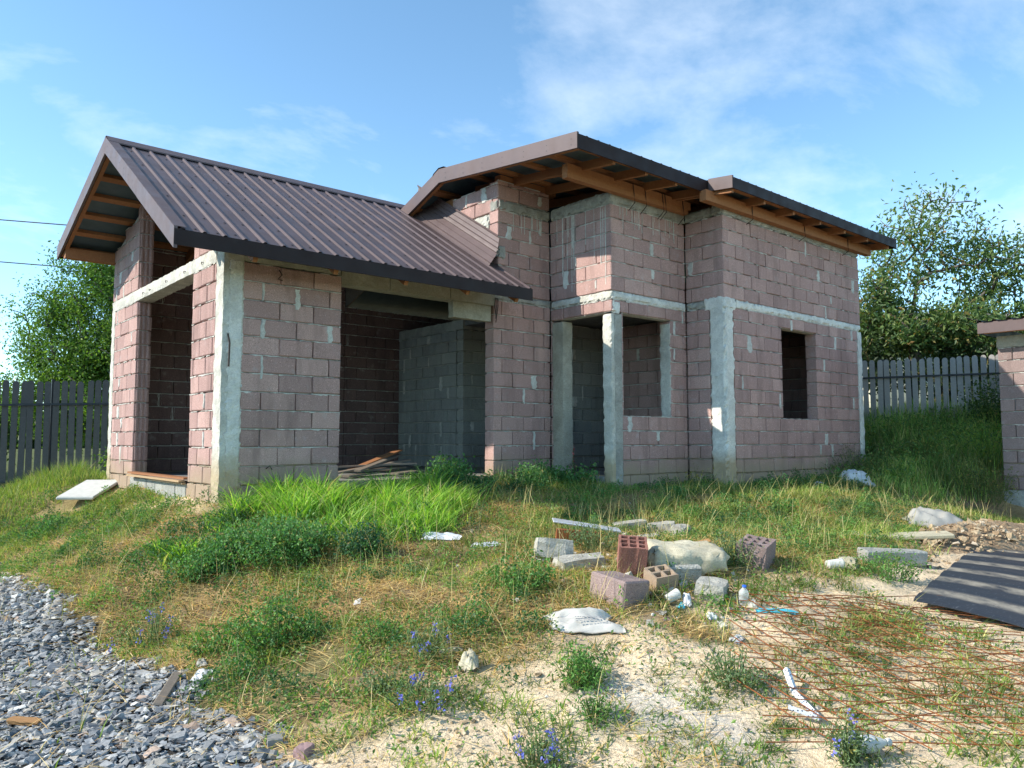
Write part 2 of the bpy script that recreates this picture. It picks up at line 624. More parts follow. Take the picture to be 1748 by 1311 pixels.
M_FOAM = m_plain('polystyrene', (.54, .54, .50), .9, .15, 0.0, .10, 14, .3)
M_CREAM = m_rough('cream_foam', (.50, .45, .32), (.64, .585, .43), 5, .4, .01, fine=90)
M_SACK = m_plain('woven_sack', (.50, .48, .43), .85, .2, 0.0, .14, 9, .3)
M_SACKGREY = m_plain('woven_sack_lining', (.33, .32, .29), .85, .2, 0.0, .14, 9, .3)
M_INK = m_plain('sack_ink', (.22, .22, .24), .9, .1)
M_WHITEPL = m_plain('white_plastic', (.60, .62, .63), .5, .4, 0.0, .08, 8, .1)
M_BITUMEN = m_rough('bitumen_sheet', (.020, .023, .028), (.042, .046, .052), 6, .5, .01, rough=.62, spec=.45, fine=120)
M_GALV = m_plain('galvanised_bead', (.62, .64, .66), .4, .5, .35, .1, 20, .05)
M_CAP = m_plain('blue_plastic', (.03, .13, .62), .45, .4)
M_CYAN = m_plain('turquoise_rubber', (.08, .50, .62), .6, .3)
M_RUBBLE = m_rough('rubble_concrete', (.36, .345, .30), (.56, .535, .455), 10, .9, .016)
M_BARK = m_wood('dry_bark', (.36, .18, .07), (.52, .30, .13))
M_TRUNK = m_rough('tree_bark', (.10, .085, .07), (.21, .185, .155), 14, .8, .012)
M_LICHEN = m_rough('lichen_bark', (.12, .10, .05), (.30, .24, .08), 9, .8, .012)
M_LEAF = m_leaf('leaf', 1.15, .40)
M_GRASS = m_leaf('grass_blade', 1.18, .45)
M_STRAW = m_leaf('straw_blade', 1.15, .25)
M_STONE = m_tint('gravel_stone', .92, .12, 60, .25)
M_GROUND = None
# ------------------------------------------------------------------ the ground: one sheet out to the horizon
def m_ground():
    m, nt, b = mat('soil', .97, .08)
    at = nd(nt, 'ShaderNodeAttribute', attribute_name='tint')
    p = wpos(nt)
    n1 = noise(nt, p, 5, 6, .65)
    n2 = noise(nt, p, 38, 5, .7)
    n3 = noise(nt, p, 130, 3, .7)
    c = mixc(nt, .75, at.outputs['Color'], ramp(nt, n1, [(.25, (.62, .60, .58)), (.75, (1.30, 1.30, 1.30))]), 'MULTIPLY')
    c = mixc(nt, .8, c, ramp(nt, n2, [(.28, (.50, .47, .44)), (.5, (1.0, 1.0, 1.0)), (.75, (1.28, 1.26, 1.22))]), 'MULTIPLY')
    c = mixc(nt, .5, c, ramp(nt, n3, [(.3, (.6, .58, .55)), (.6, (1.1, 1.1, 1.1))]), 'MULTIPLY')
    # drying cracks
    vo = nd(nt, 'ShaderNodeTexVoronoi', feature='DISTANCE_TO_EDGE', Scale=16.0)
    nt.links.new(p, vo.inputs['Vector'])
    crack = ramp(nt, vo.outputs['Distance'], [(.0, (.0,) * 3), (.05, (1,) * 3)])
    c = mixc(nt, ramp(nt, n1, [(.52, (0,) * 3), (.66, (.5,) * 3)]), c, mixc(nt, crack, (.28, .21, .14), c))
    nt.links.new(c, b.inputs['Base Color'])
    h = math_(nt, 'ADD', math_(nt, 'MULTIPLY', n2, 1.0), math_(nt, 'ADD', math_(nt, 'MULTIPLY', n3, .35), math_(nt, 'MULTIPLY', n1, .8)))
    bump(nt, b, h, .8, .03)
    return m


M_GROUND = m_ground()


def axis(lo, hi, step, far):
    c = list(np.arange(lo, hi + 1e-6, step))
    s = step; a = lo; b = hi; L = []; Rr = []
    while a > -far or b < far:
        s *= 1.25
        a -= s; b += s
        if a > -far - s: L.append(a)
        if b < far + s: Rr.append(b)
    return np.array(L[::-1] + c + Rr)


gx = axis(-4.6, 8.6, .06, 420.0)
gy = axis(-8.2, 3.0, .06, 420.0)
GX, GY = np.meshgrid(gx, gy, indexing='ij')
GZ = tz(GX, GY)
nx, ny = GX.shape
I = np.arange(nx * ny).reshape(nx, ny)
quads = np.stack([I[:-1, :-1], I[1:, :-1], I[1:, 1:], I[:-1, 1:]], -1).reshape(-1, 4)
gw = gravel_w(GX, GY); sw = sand_w(GX, GY)
nA = fbm(GX * 1.1, GY * 1.1, 41, 4); nB = fbm(GX * 4.5, GY * 4.5, 51, 3)
thatch = np.array([.44, .315, .16]); soil = np.array([.25, .185, .11]); sandc = np.array([.86, .69, .475]); gravc = np.array([.06, .06, .06])
lime = np.array([.74, .71, .65]); greeny = np.array([.16, .18, .06])
f = sstep(.35, .65, nA)[..., None]
c = soil * (1 - f) + thatch * f
c = c * (.8 + .4 * nB[..., None])
green = sstep(.50, .66, fbm(GX * 1.4 + 9, GY * 1.4, 61, 4))[..., None] * .5
c = c * (1 - green) + greeny * green
c = c * (1 - sw[..., None]) + sandc * (.85 + .3 * nB[..., None]) * sw[..., None]
lm = sstep(1.0, .35, np.hypot(GX - .33, (GY + 5.55)) * 1.6 + (nB - .5) * .7)[..., None]
c = c * (1 - .55 * lm) + lime * .55 * lm
far = sstep(9, 16, np.hypot(GX - 3, GY + 2))[..., None]
c = c * (1 - far) + np.array([.13, .15, .06]) * far
c = c * (1 - gw[..., None]) + gravc * gw[..., None]  # gravel bed near black: shade between the stones painted in
ground = big('ground', np.stack([GX, GY, GZ], -1).reshape(-1, 3), [quads], M_GROUND, None, c.reshape(-1, 3), smooth=True)
tag(ground, 'sloping yard of pale soil and dry thatch around the house', 'ground', kind='structure')
# ------------------------------------------------------------------ block walls
house = empty('unfinished_house', (0, 0, 0))
tag(house, 'unfinished single storey house of pinkish blocks with brown metal roofs and empty openings', 'house')

BLOCKS = []      # every block of the house: (area in view, centre, axis, length, height, parent wall, material, grooved)
_bm = {}


def block_mesh(L, H, T, matl, groove=False, var=0):
    key = (round(L, 2), round(H, 2), round(T, 2), matl.name, groove, var)
    if key in _bm: return _bm[key]
    rr = random.Random(int(L * 1000) * 7 + int(H * 1000) + var)
    V, F = chamfer_box(round(L, 2) - .009, T, round(H, 2) - .013, (.005, .008, .012)[var], .003, rr)
    if groove:      # the ribbed end of a hollow block
        mb = MB(); mb.add(V, F)
        for k in (-.058, 0, .058):
            mb.add(*[[(v[0] - (L / 2) + .002, v[1] + k, v[2]) for v in chamfer_box(.024, .034, H - .016, .006)[0]], chamfer_box(.024, .034, H - .016, .006)[1]])
        V, F = mb.V, mb.F
    me = bpy.data.meshes.new('block')
    me.from_pydata(V, [], F); me.materials.append(matl); me.update()
    _bm[key] = me
    return me


def cut(iv, holes):
    """subtract holes from the interval"""
    out = [iv]
    for a, b in holes:
        nw = []
        for s, e in out:
            if b <= s or a >= e: nw.append((s, e)); continue
            if a > s: nw.append((s, a))
            if b < e: nw.append((b, e))
        out = nw
    return out


def ribbon(mb, P, u0, u1, z, rnd, face_out, amp=1.0):
    """mortar squeezed out of a bed joint, uneven and broken"""
    n = max(2, int((u1 - u0) / .03)); V = []; F = []
    prev = None
    ph = rnd.uniform(0, 50)
    for i in range(n + 1):
        u = u0 + (u1 - u0) * i / n
        q = float(vnoise(np.array([u * 9 + ph]), np.array([z * 3.0]), 71)[0])
        r = rnd.random()
        if q < .32 or rnd.random() < .05:
            prev = None; continue
        up = .002 + .008 * q * rnd.random() * amp; dn = .002 + .018 * q * r * r * amp
        o = face_out + .002 + .006 * q * rnd.random()
        b = len(V)
        V += [P(u, z + up, face_out - .034), P(u, z + up * .7, o), P(u, z - dn, o * 1.0), P(u, z - dn - .003, face_out - .034)]
        if prev is not None:
            for k in range(3):
                F.append((prev + k, b + k, b + k + 1, prev + k + 1))
        prev = b
    mb.add(V, F)


def smear(mb, P, u, z0, z1, w, rnd, face_out):
    """mortar slopped over a head joint"""
    n = 6; V = []; F = []
    for i in range(n + 1):
        z = z1 + (z0 - z1) * i / n
        a = w * (.5 + .35 * (rnd.random() - .5)) * (1.0 if i < n else .5)
        b = w * (.5 + .35 * (rnd.random() - .5)) * (1.0 if i < n else .5)
        sh = (rnd.random() - .5) * .012
        o = face_out + .005 + .004 * rnd.random()
        V += [P(u - a + sh - .006, z, face_out - .006), P(u - a * .8 + sh, z, o), P(u + b * .8 + sh, z, o), P(u + b + sh + .006, z, face_out - .006)]
    for i in range(n):
        for k in range(3):
            F.append((4 * i + k, 4 * i + k + 1, 4 * i + 5 + k, 4 * i + 4 + k))
    mb.add(V, F)


def wall(name, origin, axis_, nrm, u0, u1, z0, z1, holes=(), matl=None, T=.19, both=False, phase=0.0, rnd_seed=1, smears=.12,
         top=None, groove_at=(), prio=1.0, mortar=None, joints=None, zbase=0.0, thing=None, sink=None):
    """a wall of blocks laid in running bond; u runs along axis_ ('x' or 'y'), outer face at origin, holes (u0,u1,z0,z1) left open"""
    rnd = random.Random(rnd_seed)
    matl = matl or M_BLOCK; thing = thing or house; sink = BLOCKS if sink is None else sink
    mb = MB()
    def P(u, z, o):
        return (u, origin + nrm * o, z) if axis_ == 'x' else (origin + nrm * o, u, z)
    k0 = int(math.floor((z0 - zbase) / .2 + 1e-6)); k1 = int(math.ceil((z1 - zbase) / .2 - 1e-6))
    root = bpy.data.objects.new(name, None)
    recs = []
    for k in range(k0, k1):
        za, zb = max(zbase + .2 * k, z0), min(zbase + .2 * (k + 1), z1)
        if zb - za < .04: continue
        zm = (za + zb) / 2
        hs = [(h[0], h[1]) for h in holes if h[2] < zm < h[3]]
        hs.sort()
        for (s, e) in cut((u0, u1), hs):
            if top is not None:
                # keep only the stretch whose top stays under the roof line
                us = [s + (e - s) * i / 40 for i in range(41)]
                ok = [u for u in us if top(u) > zb - .10]
                if not ok:
                    continue
                s2, e2 = min(ok), max(ok)
                s, e = (s if s2 < s + .03 else s2), (e if e2 > e - .03 else e2)
            if e - s < .03: continue
            a, b = P(s + .022, za + .0, -.030), P(e - .022, zb, -T + .030)
            mb.box(tuple(min(p, q) for p, q in zip(a, b)), tuple(max(p, q) for p, q in zip(a, b)))
            off = phase + (.2 if k % 2 else 0)
            cuts = []
            u = math.floor((s - off) / .4) * .4 + off
            while u < e:
                if u > s + .05 and u < e - .05: cuts.append(u)
                u += .4
            ed = [s] + cuts + [e]
            for i in range(len(ed) - 1):
                L = ed[i + 1] - ed[i]
                um = (ed[i] + ed[i + 1]) / 2
                c = P(um, zm, -T / 2 + rnd.uniform(-.003, .003))
                gr = any(abs(ed[i] - g) < .02 for g in groove_at)
                recs.append((c, L, zb - za, gr))
                if i and joints is not False and rnd.random() < smears:
                    smear(mb, P, ed[i] + rnd.uniform(-.01, .01), za - rnd.choice((0, -.06, -.03, .02, .06)), zb - rnd.choice((.01, .01, .03)), rnd.choice((.025, .035, .05, .07, .10)) * rnd.uniform(.8, 1.2), rnd, 0.0)
                    if both: smear(mb, P, ed[i], za, zb - .01, rnd.uniform(.02, .05), rnd, -T)
            if joints is not False:
                ribbon(mb, P, s + .004, e - .004, zb - .002, rnd, 0.0, 1.0)
                if both:
                    Pb = (lambda u, z, o: P(u, z, -T - o))
                    ribbon(mb, Pb, s + .004, e - .004, zb - .002, rnd, 0.0)
    bpy.data.objects.remove(root)
    w = mb.obj(name, mortar or M_MORTAR, thing)
    for c, L, H, gr in recs:
        fo = np.array(P(0, 0, 1)) - np.array(P(0, 0, 0))
        v = CAM_C - np.array(c); d = np.linalg.norm(v)
        cosf = abs(float(v @ fo)) / d
        px, py, dep = proj(np.array([c]))
        inside = dep[0] > .5 and -20 < px[0] < 1770 and -20 < py[0] < 1330
        area = L * H * cosf / d ** 2 * prio if inside else 0
        sink.append((area, c, axis_, L, H, T, w, matl, gr))
    return w, P


def place_blocks(recs, thing, most, rest_name):
    recs = sorted(recs, key=lambda r: -r[0])
    rest = {}
    for i, (area, c, ax, L, H, T, w, matl, gr) in enumerate(recs):
        me = block_mesh(L, H, T, matl, gr, i % 3)
        rz = 0.0 if ax == 'x' else math.pi / 2
        if i < most and area > 0:
            o = bpy.data.objects.new('block', me)
            o.location = c; o.rotation_euler = (random.uniform(-.004, .004), random.uniform(-.003, .003), rz + random.uniform(-.004, .004))
            COL.objects.link(o); o.parent = w
        else:
            rest.setdefault(matl.name, []).append((me, c, rz))
    if not rest: return
    mb = MB(); me_all = None
    V = []; F = []; MI = []; mats = []
    for mi, (mn, lst) in enumerate(rest.items()):
        mats.append(bpy.data.materials[mn])
        for me, c, rz in lst:
            co = np.empty(len(me.vertices) * 3); me.vertices.foreach_get('co', co); co = co.reshape(-1, 3)
            if rz: co = np.stack([-co[:, 1], co[:, 0], co[:, 2]], -1)
            b = len(V)
            V += (co + np.array(c)).tolist()
            for p in me.polygons:
                F.append(tuple(b + v for v in p.vertices)); MI.append(mi)
    me = bpy.data.meshes.new(rest_name); me.from_pydata(V, [], F)
    for m in mats: me.materials.append(m)
    me.polygons.foreach_set('material_index', MI); me.update()
    o = bpy.data.objects.new(rest_name, me); link(o, thing); o['kind'] = 'stuff'


def rough_box(a, b, step=.05, amp=.007, seed=0, edge=.010):
    """cast concrete: faces gridded and uneven, arrises ragged"""
    mb_V = []; mb_F = []
    a = np.array(a, float); b = np.array(b, float)
    key = {}
    def vert(p):
        k = tuple(np.round(p, 4))
        if k in key: return key[k]
        q = np.array(p, float)
        for ax in range(3):
            on = abs(p[ax] - a[ax]) < 1e-5 or abs(p[ax] - b[ax]) < 1e-5
            if on:
                o = [i for i in range(3) if i != ax]
                sc = 13.0
                q[ax] += (float(fbm(np.array([p[o[0]] * sc + 3 * ax]), np.array([p[o[1]] * sc + 7 * ax]), 90 + seed, 3)[0]) - .5) * 2 * amp
        nb = sum(abs(p[ax] - a[ax]) < 1e-5 or abs(p[ax] - b[ax]) < 1e-5 for ax in range(3))
        if nb >= 2:
            for ax in range(3):
                if abs(p[ax] - a[ax]) < 1e-5: q[ax] += abs(_hash(np.array([int(p[0] * 997 + p[2] * 331)]), np.array([int(p[1] * 773 + p[2] * 557)]), seed)[0]) * edge
                if abs(p[ax] - b[ax]) < 1e-5: q[ax] -= abs(_hash(np.array([int(p[0] * 887 + p[2] * 431)]), np.array([int(p[1] * 673 + p[2] * 457)]), seed + 1)[0]) * edge
        key[k] = len(mb_V); mb_V.append(q); return key[k]
    for ax in range(3):
        o1, o2 = [i for i in range(3) if i != ax]
        n1 = max(1, int(round((b[o1] - a[o1]) / step))); n2 = max(1, int(round((b[o2] - a[o2]) / step)))
        for side in (0, 1):
            for i in range(n1):
                for j in range(n2):
                    ids = []
                    for di, dj in ((0, 0), (1, 0), (1, 1), (0, 1)):
                        p = np.zeros(3); p[ax] = (a, b)[side][ax]
                        p[o1] = a[o1] + (b[o1] - a[o1]) * (i + di) / n1; p[o2] = a[o2] + (b[o2] - a[o2]) * (j + dj) / n2
                        ids.append(vert(p))
                    flip = (side == 0) != (ax == 1)
                    mb_F.append(tuple(reversed(ids)) if flip else tuple(ids))
    return mb_V, mb_F


_seed = [0]


def conc(name, a, b, m=None, amp=.007, step=.05, parent=None, edge=.010):
    _seed[0] += 1
    V, F = rough_box(a, b, step, amp, _seed[0], edge)
    return obj(name, V, F, m or M_CONC, parent or house)


# roof planes, used to stop the walls under them
RY, RZ, SN, SF = 2.17, 4.18, .61, .30          # low roof: ridge, near and far slope
TRY, TRZ, TSN, TSB = .90, 4.38, .112, .355     # tall roof
def low_roof(y): return RZ - SN * (RY - y) if y < RY else RZ - SF * (y - RY)
def tall_roof(y): return TRZ - TSN * (TRY - y) if y < TRY else TRZ - TSB * (y - TRY)

# floor slab and footing
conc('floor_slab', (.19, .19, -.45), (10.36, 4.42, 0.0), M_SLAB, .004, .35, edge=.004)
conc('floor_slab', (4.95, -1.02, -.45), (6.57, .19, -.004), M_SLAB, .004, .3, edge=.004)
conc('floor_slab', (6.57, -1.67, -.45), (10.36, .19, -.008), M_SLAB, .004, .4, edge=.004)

# ---- wing: front wall (faces the yard), gable wall (faces the sun)
wall('front_wall', 0.0, 'x', -1, .20, 4.753, -.4, 2.4, holes=[(1.381, 3.678, -.0, 2.6)], phase=.03, rnd_seed=3, smears=0.245)
wall('gable_wall', 0.0, 'y', -1, .226, 4.45, -.4, 2.4, holes=[(.985, 3.27, -.0, 2.6)], phase=.10, rnd_seed=5, smears=0.324, groove_at=(3.27,))
wall('gable_top', 0.0, 'y', -1, 3.27, 4.60, 2.56, 4.2, phase=.0, rnd_seed=6, smears=0.216, top=lambda y: low_roof(y) - .16, groove_at=(3.27,), zbase=2.56)
wall('gable_top', 0.0, 'y', -1, .05, .985, 2.56, 4.2, phase=.0, rnd_seed=7, smears=0.216, top=lambda y: low_roof(y) - .16, zbase=2.56)
# fillets of mortar that close the gable up to the slope
mb = MB()
for (y0, y1) in ((.06, .975), (3.285, 4.58)):
    zt0, zt1 = low_roof(y0) - .17, low_roof(y1) - .17
    for x0, x1 in ((.012, .178),):
        mb.add([(x0, y0, 2.56), (x1, y0, 2.56), (x1, y1, 2.56), (x0, y1, 2.56), (x0, y0, zt0), (x1, y0, zt0), (x1, y1, zt1), (x0, y1, zt1)],
               [(0, 3, 2, 1), (4, 5, 6, 7), (0, 1, 5, 4), (1, 2, 6, 5), (2, 3, 7, 6), (3, 0, 4, 7)])
mb.obj('gable_fillet', M_MORTAR, house)
conc('corner_column', (-.012, -.012, -.45), (.212, .212, 2.60), M_CONC_W, .008, .045)
conc('column_face', (.03, -.020, -.42), (.222, .03, 2.42), M_CONC, .011, .03, edge=.045)      # that column's shaded side, toned apart from its sunlit one
conc('far_column', (-.010, 4.43, -.45), (.20, 4.613, 2.41), M_CONC_W, .007, .05)
conc('gable_beam', (-.012, .212, 2.40), (.20, 4.60, 2.56), M_CONC_W, .006, .05)
conc('front_beam', (.20, -.006, 2.405), (1.37, .19, 2.62), M_LINTEL, .004, .06)
for a, b in ((1.37, 2.03), (2.036, 2.95), (2.956, 3.70)):
    conc('lintel', (a, -.010 - .002 * (a > 2), 2.31), (b, .19, 2.62), M_LINTEL, .003, .08, edge=.004)
conc('drop_panel', (3.02, .03, 2.09), (3.672, .15, 2.318), M_LINTEL, .004, .06)
conc('wall_ring_beam', (3.70, -.010, 2.385), (4.765, .19, 2.50), M_CONC_G, .010, .04, edge=.032)
# grey blocks laid under the gable doorway, and the boards on them
for i in range(6):
    V, F = chamfer_box(.19, .375, .20, .006, .003)
    o = obj('sill_block', V, F, M_GREYBLOCK, house, loc=(.085, 1.19 + .385 * i, -.115)); o.rotation_euler = (0, 0, random.uniform(-.02, .02))

# ---- tall part, upper walls over the wing roof
UZ = 2.50
wall('upper_wall', 0.0, 'x', -1, 3.76, 4.753, 2.50, 3.68, phase=.36, rnd_seed=11, smears=0.144, zbase=UZ)
wall('upper_wall_top', 0.0, 'x', -1, 3.76, 4.753, 3.84, 4.10, phase=.16, rnd_seed=12, smears=0.144, zbase=3.84)
wall('side_wall', 3.76, 'y', -1, .19, .95, 2.70, 3.46, phase=.0, rnd_seed=13, smears=0.072, zbase=UZ)
wall('side_wall_top', 3.76, 'y', -1, .0, 1.06, 3.66, 4.09, phase=.12, rnd_seed=14, smears=0.252, zbase=3.66)
conc('upper_ring_beam', (3.752, -.014, 3.685), (4.765, .19, 3.835), M_CONC_G, .012, .035, edge=.032)
conc('upper_ring_beam', (3.745, .19, 3.46), (3.95, 1.3, 3.66), M_CONC_W, .012, .04, edge=.032)
conc('corner_patch', (3.747, -.020, 2.98), (3.90, .10, 3.18), M_CONC_G, .010, .03, edge=.032)
conc('corner_patch', (3.747, -.020, 2.60), (3.92, .10, 2.70), M_CONC_G, .010, .03, edge=.032)
mb = MB()   # pine boards closing the gap beside the ridge
for i in range(3):
    mb.box((3.79, 1.07 + i * .004, 3.69 + i * .14), (3.83, 2.6, 3.82 + i * .14))
mb.obj('infill_board', M_WOOD, house)
yy = [1.4, 1.8, 2.17, 2.8, 3.6, 4.88]      # closes the gap between the two roofs
V = [(x, y, max(low_roof(y), tall_roof(y)) - .05) for x in (3.838, 3.862) for y in yy] + [(x, y, min(low_roof(y), tall_roof(y)) - .22) for x in (3.838, 3.862) for y in yy]
n_ = len(yy); F = []
for i in range(n_ - 1):
    F += [(i, i + 1, 2 * n_ + i + 1, 2 * n_ + i), (n_ + i + 1, n_ + i, 3 * n_ + i, 3 * n_ + i + 1), (i, n_ + i, n_ + i + 1, i + 1), (2 * n_ + i, 2 * n_ + i + 1, 3 * n_ + i + 1, 3 * n_ + i)]
obj('closing_board', V, F, M_WOODGREY, house)

# ---- entrance bay
wall('door_wall', 4.753, 'y', -1, -1.196, -.0, -.4, 2.37, holes=[(-1.03, -.045, -.0, 2.17), (-1.2, -1.03, -.5, 2.17)], phase=-.06, rnd_seed=21, smears=0.144)
wall('door_wall_upper', 4.753, 'y', -1, -1.196, 0.0, 2.49, 3.68, phase=-.12, rnd_seed=22, smears=0.216, zbase=2.49)
conc('door_post', (4.742, -1.196, -.45), (4.945, -1.03, 2.175), M_CONC_W, .010, .035, edge=.015)
conc('door_jamb', (4.748, -.262, -.40), (4.945, -.043, 2.172), M_LINTEL, .005, .06)
conc('door_ring_beam', (4.741, -1.208, 2.365), (4.945, -.012, 2.490), M_CONC_W, .012, .035, edge=.032)
conc('door_top_beam', (4.740, -1.210, 3.68), (4.945, 0.0, 3.86), M_CONC_G, .012, .04, edge=.032)
for i in range(2):
    V, F = chamfer_box(.19, .375, .17, .006, .002)
    obj('sill_block', V, F, M_GREYBLOCK, house, loc=(4.84, -.46 - .385 * i, -.094))

wall('window_wall', -1.196, 'x', -1, 4.945, 6.384, -.4, 2.37, holes=[(4.98, 6.005, .80, 2.16)], phase=.10, rnd_seed=31, smears=0.216)
wall('window_wall_pier', -1.196, 'x', -1, 4.753, 4.945, 2.17, 2.37, phase=.10, rnd_seed=32, smears=0)
wall('window_wall_upper', -1.196, 'x', -1, 4.753, 6.384, 2.49, 3.68, phase=.22, rnd_seed=33, smears=0.173, zbase=2.49)
conc('post_face', (4.80, -1.204, -.40), (4.946, -1.14, 2.17), M_CONC_G, .004, .06, edge=.006)
conc('window_jamb', (5.998, -1.19, .80), (6.06, -1.005, 2.16), M_CONC_W, .008, .04)
conc('window_ring_beam', (4.753, -1.210, 2.366), (6.39, -1.0, 2.488), M_CONC, .012, .035, edge=.032)
conc('window_top_beam', (4.755, -1.212, 3.68), (6.39, -1.0, 3.858), M_CONC_G, .012, .035, edge=.032)
conc('corner_patch', (4.762, -1.206, 2.18), (4.94, -1.15, 2.366), M_CONC, .006, .035, edge=.032)

# ---- forward room on the right
wall('return_wall', 6.384, 'y', -1, -1.60, -1.196, -.4, 2.37, phase=.0, rnd_seed=41, smears=0.108)
wall('return_wall_upper', 6.384, 'y', -1, -1.858, -1.196, 2.49, 3.70, phase=-.1, rnd_seed=42, smears=0.108, zbase=2.49)
conc('corner_column', (6.372, -1.870, -.50), (6.60, -1.60, 2.375), M_CONC, .011, .04, edge=.032)
conc('column_head', (6.370, -1.872, 2.33), (6.66, -1.52, 2.515), M_CONC, .012, .035, edge=.025)
conc('return_ring_beam', (6.373, -1.53, 2.37), (6.57, -1.196, 2.486), M_CONC_G, .012, .035, edge=.032)
wall('right_wall', -1.858, 'x', -1, 6.60, 10.40, -.4, 2.37, holes=[(7.90, 8.95, .80, 2.16)], phase=.0, rnd_seed=43, smears=0.173)
wall('right_wall_upper', -1.858, 'x', -1, 6.384, 10.54, 2.49, 3.70, phase=.1, rnd_seed=44, smears=0.101, zbase=2.49)
conc('right_ring_beam', (6.65, -1.870, 2.37), (10.54, -1.66, 2.495), M_CONC, .012, .04, edge=.032)
conc('right_top_beam', (6.378, -1.868, 3.70), (10.545, -1.66, 3.855), M_CONC_G, .012, .04, edge=.032)
conc('return_top_beam', (6.372, -1.66, 3.70), (6.57, -1.19, 3.85), M_CONC_G, .012, .04, edge=.032)
conc('far_column', (10.40, -1.870, -.45), (10.55, -1.66, 2.37), M_CONC, .010, .05)
wall('end_wall', 10.54, 'y', 1, -1.66, 4.6, -.4, 3.80, rnd_seed=45, smears=0.072, prio=0, joints=False)
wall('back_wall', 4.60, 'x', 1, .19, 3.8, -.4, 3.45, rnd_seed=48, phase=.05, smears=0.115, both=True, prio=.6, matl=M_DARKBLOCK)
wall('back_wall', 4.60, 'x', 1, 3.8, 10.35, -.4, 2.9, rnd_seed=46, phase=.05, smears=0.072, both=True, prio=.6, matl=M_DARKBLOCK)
# ---- rooms inside
wall('room_wall', 4.942, 'y', -1, 2.56, 4.40, .0, 2.37, matl=M_GREYBLOCK, phase=.0, rnd_seed=51, smears=0.144, prio=.9)
wall('room_front_wall', 2.367, 'x', -1, 4.942, 6.6, .0, 2.37, matl=M_GREYBLOCK, phase=.14, rnd_seed=52, smears=0.144, prio=.9)
conc('room_ring_beam', (4.935, 2.358, 2.37), (5.13, 4.40, 2.545), M_CONC_G, .008, .06)
conc('room_ring_beam', (5.13, 2.360, 2.375), (6.6, 2.55, 2.54), M_CONC_G, .008, .06)
wall('inner_wall', 1.0, 'x', -1, 6.18, 7.2, .0, 2.40, matl=M_GREYBLOCK, phase=.05, rnd_seed=53, smears=0.108, prio=.5)
wall('inner_wall', 7.0, 'y', -1, -1.66, .81, .0, 2.40, matl=M_BLOCK, phase=.05, rnd_seed=54, smears=0.108, prio=.6)
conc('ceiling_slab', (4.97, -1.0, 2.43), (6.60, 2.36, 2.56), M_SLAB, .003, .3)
conc('ceiling_slab', (6.60, -1.65, 2.43), (10.35, 4.40, 2.57), M_SLAB, .003, .4)  # unseen slab added over the right room to keep its window dark
place_blocks(BLOCKS, house, 300, 'far_blocks')

# thin runs of grout down the entrance walls
mb = MB(); rnd = random.Random(99)
for i in range(16):
    y = -.12 - rnd.random() * 1.0; L = rnd.uniform(.3, 1.15); z = 3.68
    mb.box((4.7475, y, z - L), (4.752, y + rnd.uniform(.004, .012), z))
for i in range(22):
    x = 4.8 + rnd.random() * 1.5; L = rnd.uniform(.08, .35); z = 3.68
    mb.box((x, -1.2015, z - L), (x + rnd.uniform(.004, .012), -1.197, z))
for i in range(8):
    x = 3.82 + rnd.random() * .85; L = rnd.uniform(.08, .3); z = 3.69
    mb.box((x, -.0055, z - L), (x + rnd.uniform(.004, .012), -.001, z))
mb.obj('grout_runs', M_MORTAR, house)['kind'] = 'stuff'

# ------------------------------------------------------------------ roofs
PER = .20


def sheet_profile(x0, x1):
    """x and height of a ribbed sheet between x0 and x1 (whole ribs from a common origin)"""
    pts = []
    k = math.floor(x0 / PER) - 1
    while k * PER < x1 + PER:
        b = k * PER
        for dx, h in ((0.0, 0.0), (.140, 0.0), (.158, .019), (.180, .019), (.198, 0.0)):
            x = b + dx
            if x0 - 1e-6 <= x <= x1 + 1e-6: pts.append((x, h))
        k += 1
    return pts


def roof_sheet(name, x0, x1, ya, za, yb, zb, m, parent):
    """one sheet laid on the slope from (ya,za) down to (yb,zb)"""
    pr = sheet_profile(x0, x1)
    n = len(pr); d = Vector((0, yb - ya, zb - za)); L = d.length; d.normalize()
    nv = Vector((0, -d.z, d.y)) if d.y > 0 else Vector((0, d.z, -d.y))
    if nv.z < 0: nv = -nv
    V = []
    for (yy, zz) in ((ya, za), (yb, zb)):
        for x, h in pr: V.append((x, yy + nv.y * h, zz + nv.z * h))
    for (yy, zz) in ((ya, za), (yb, zb)):
        for x, h in pr: V.append((x, yy + nv.y * (h - .003), zz + nv.z * (h - .003)))
    F = []
    for i in range(n - 1):
        F.append((i, i + 1, n + i + 1, n + i)); F.append((2 * n + i + 1, 2 * n + i, 3 * n + i, 3 * n + i + 1))
        F.append((n + i, n + i + 1, 3 * n + i + 1, 3 * n + i)); F.append((i + 1, i, 2 * n + i, 2 * n + i + 1))
    return obj(name, V, F, m, parent)


def slope_strip(mb, x0, x1, ya, za, yb, zb, t):
    """flat board-like sheet following a slope"""
    mb.add([(x0, ya, za), (x1, ya, za), (x1, yb, zb), (x0, yb, zb), (x0, ya, za - t), (x1, ya, za - t), (x1, yb, zb - t), (x0, yb, zb - t)],
           [(0, 1, 2, 3), (7, 6, 5, 4), (0, 4, 5, 1), (1, 5, 6, 2), (2, 6, 7, 3), (3, 7, 4, 0)])


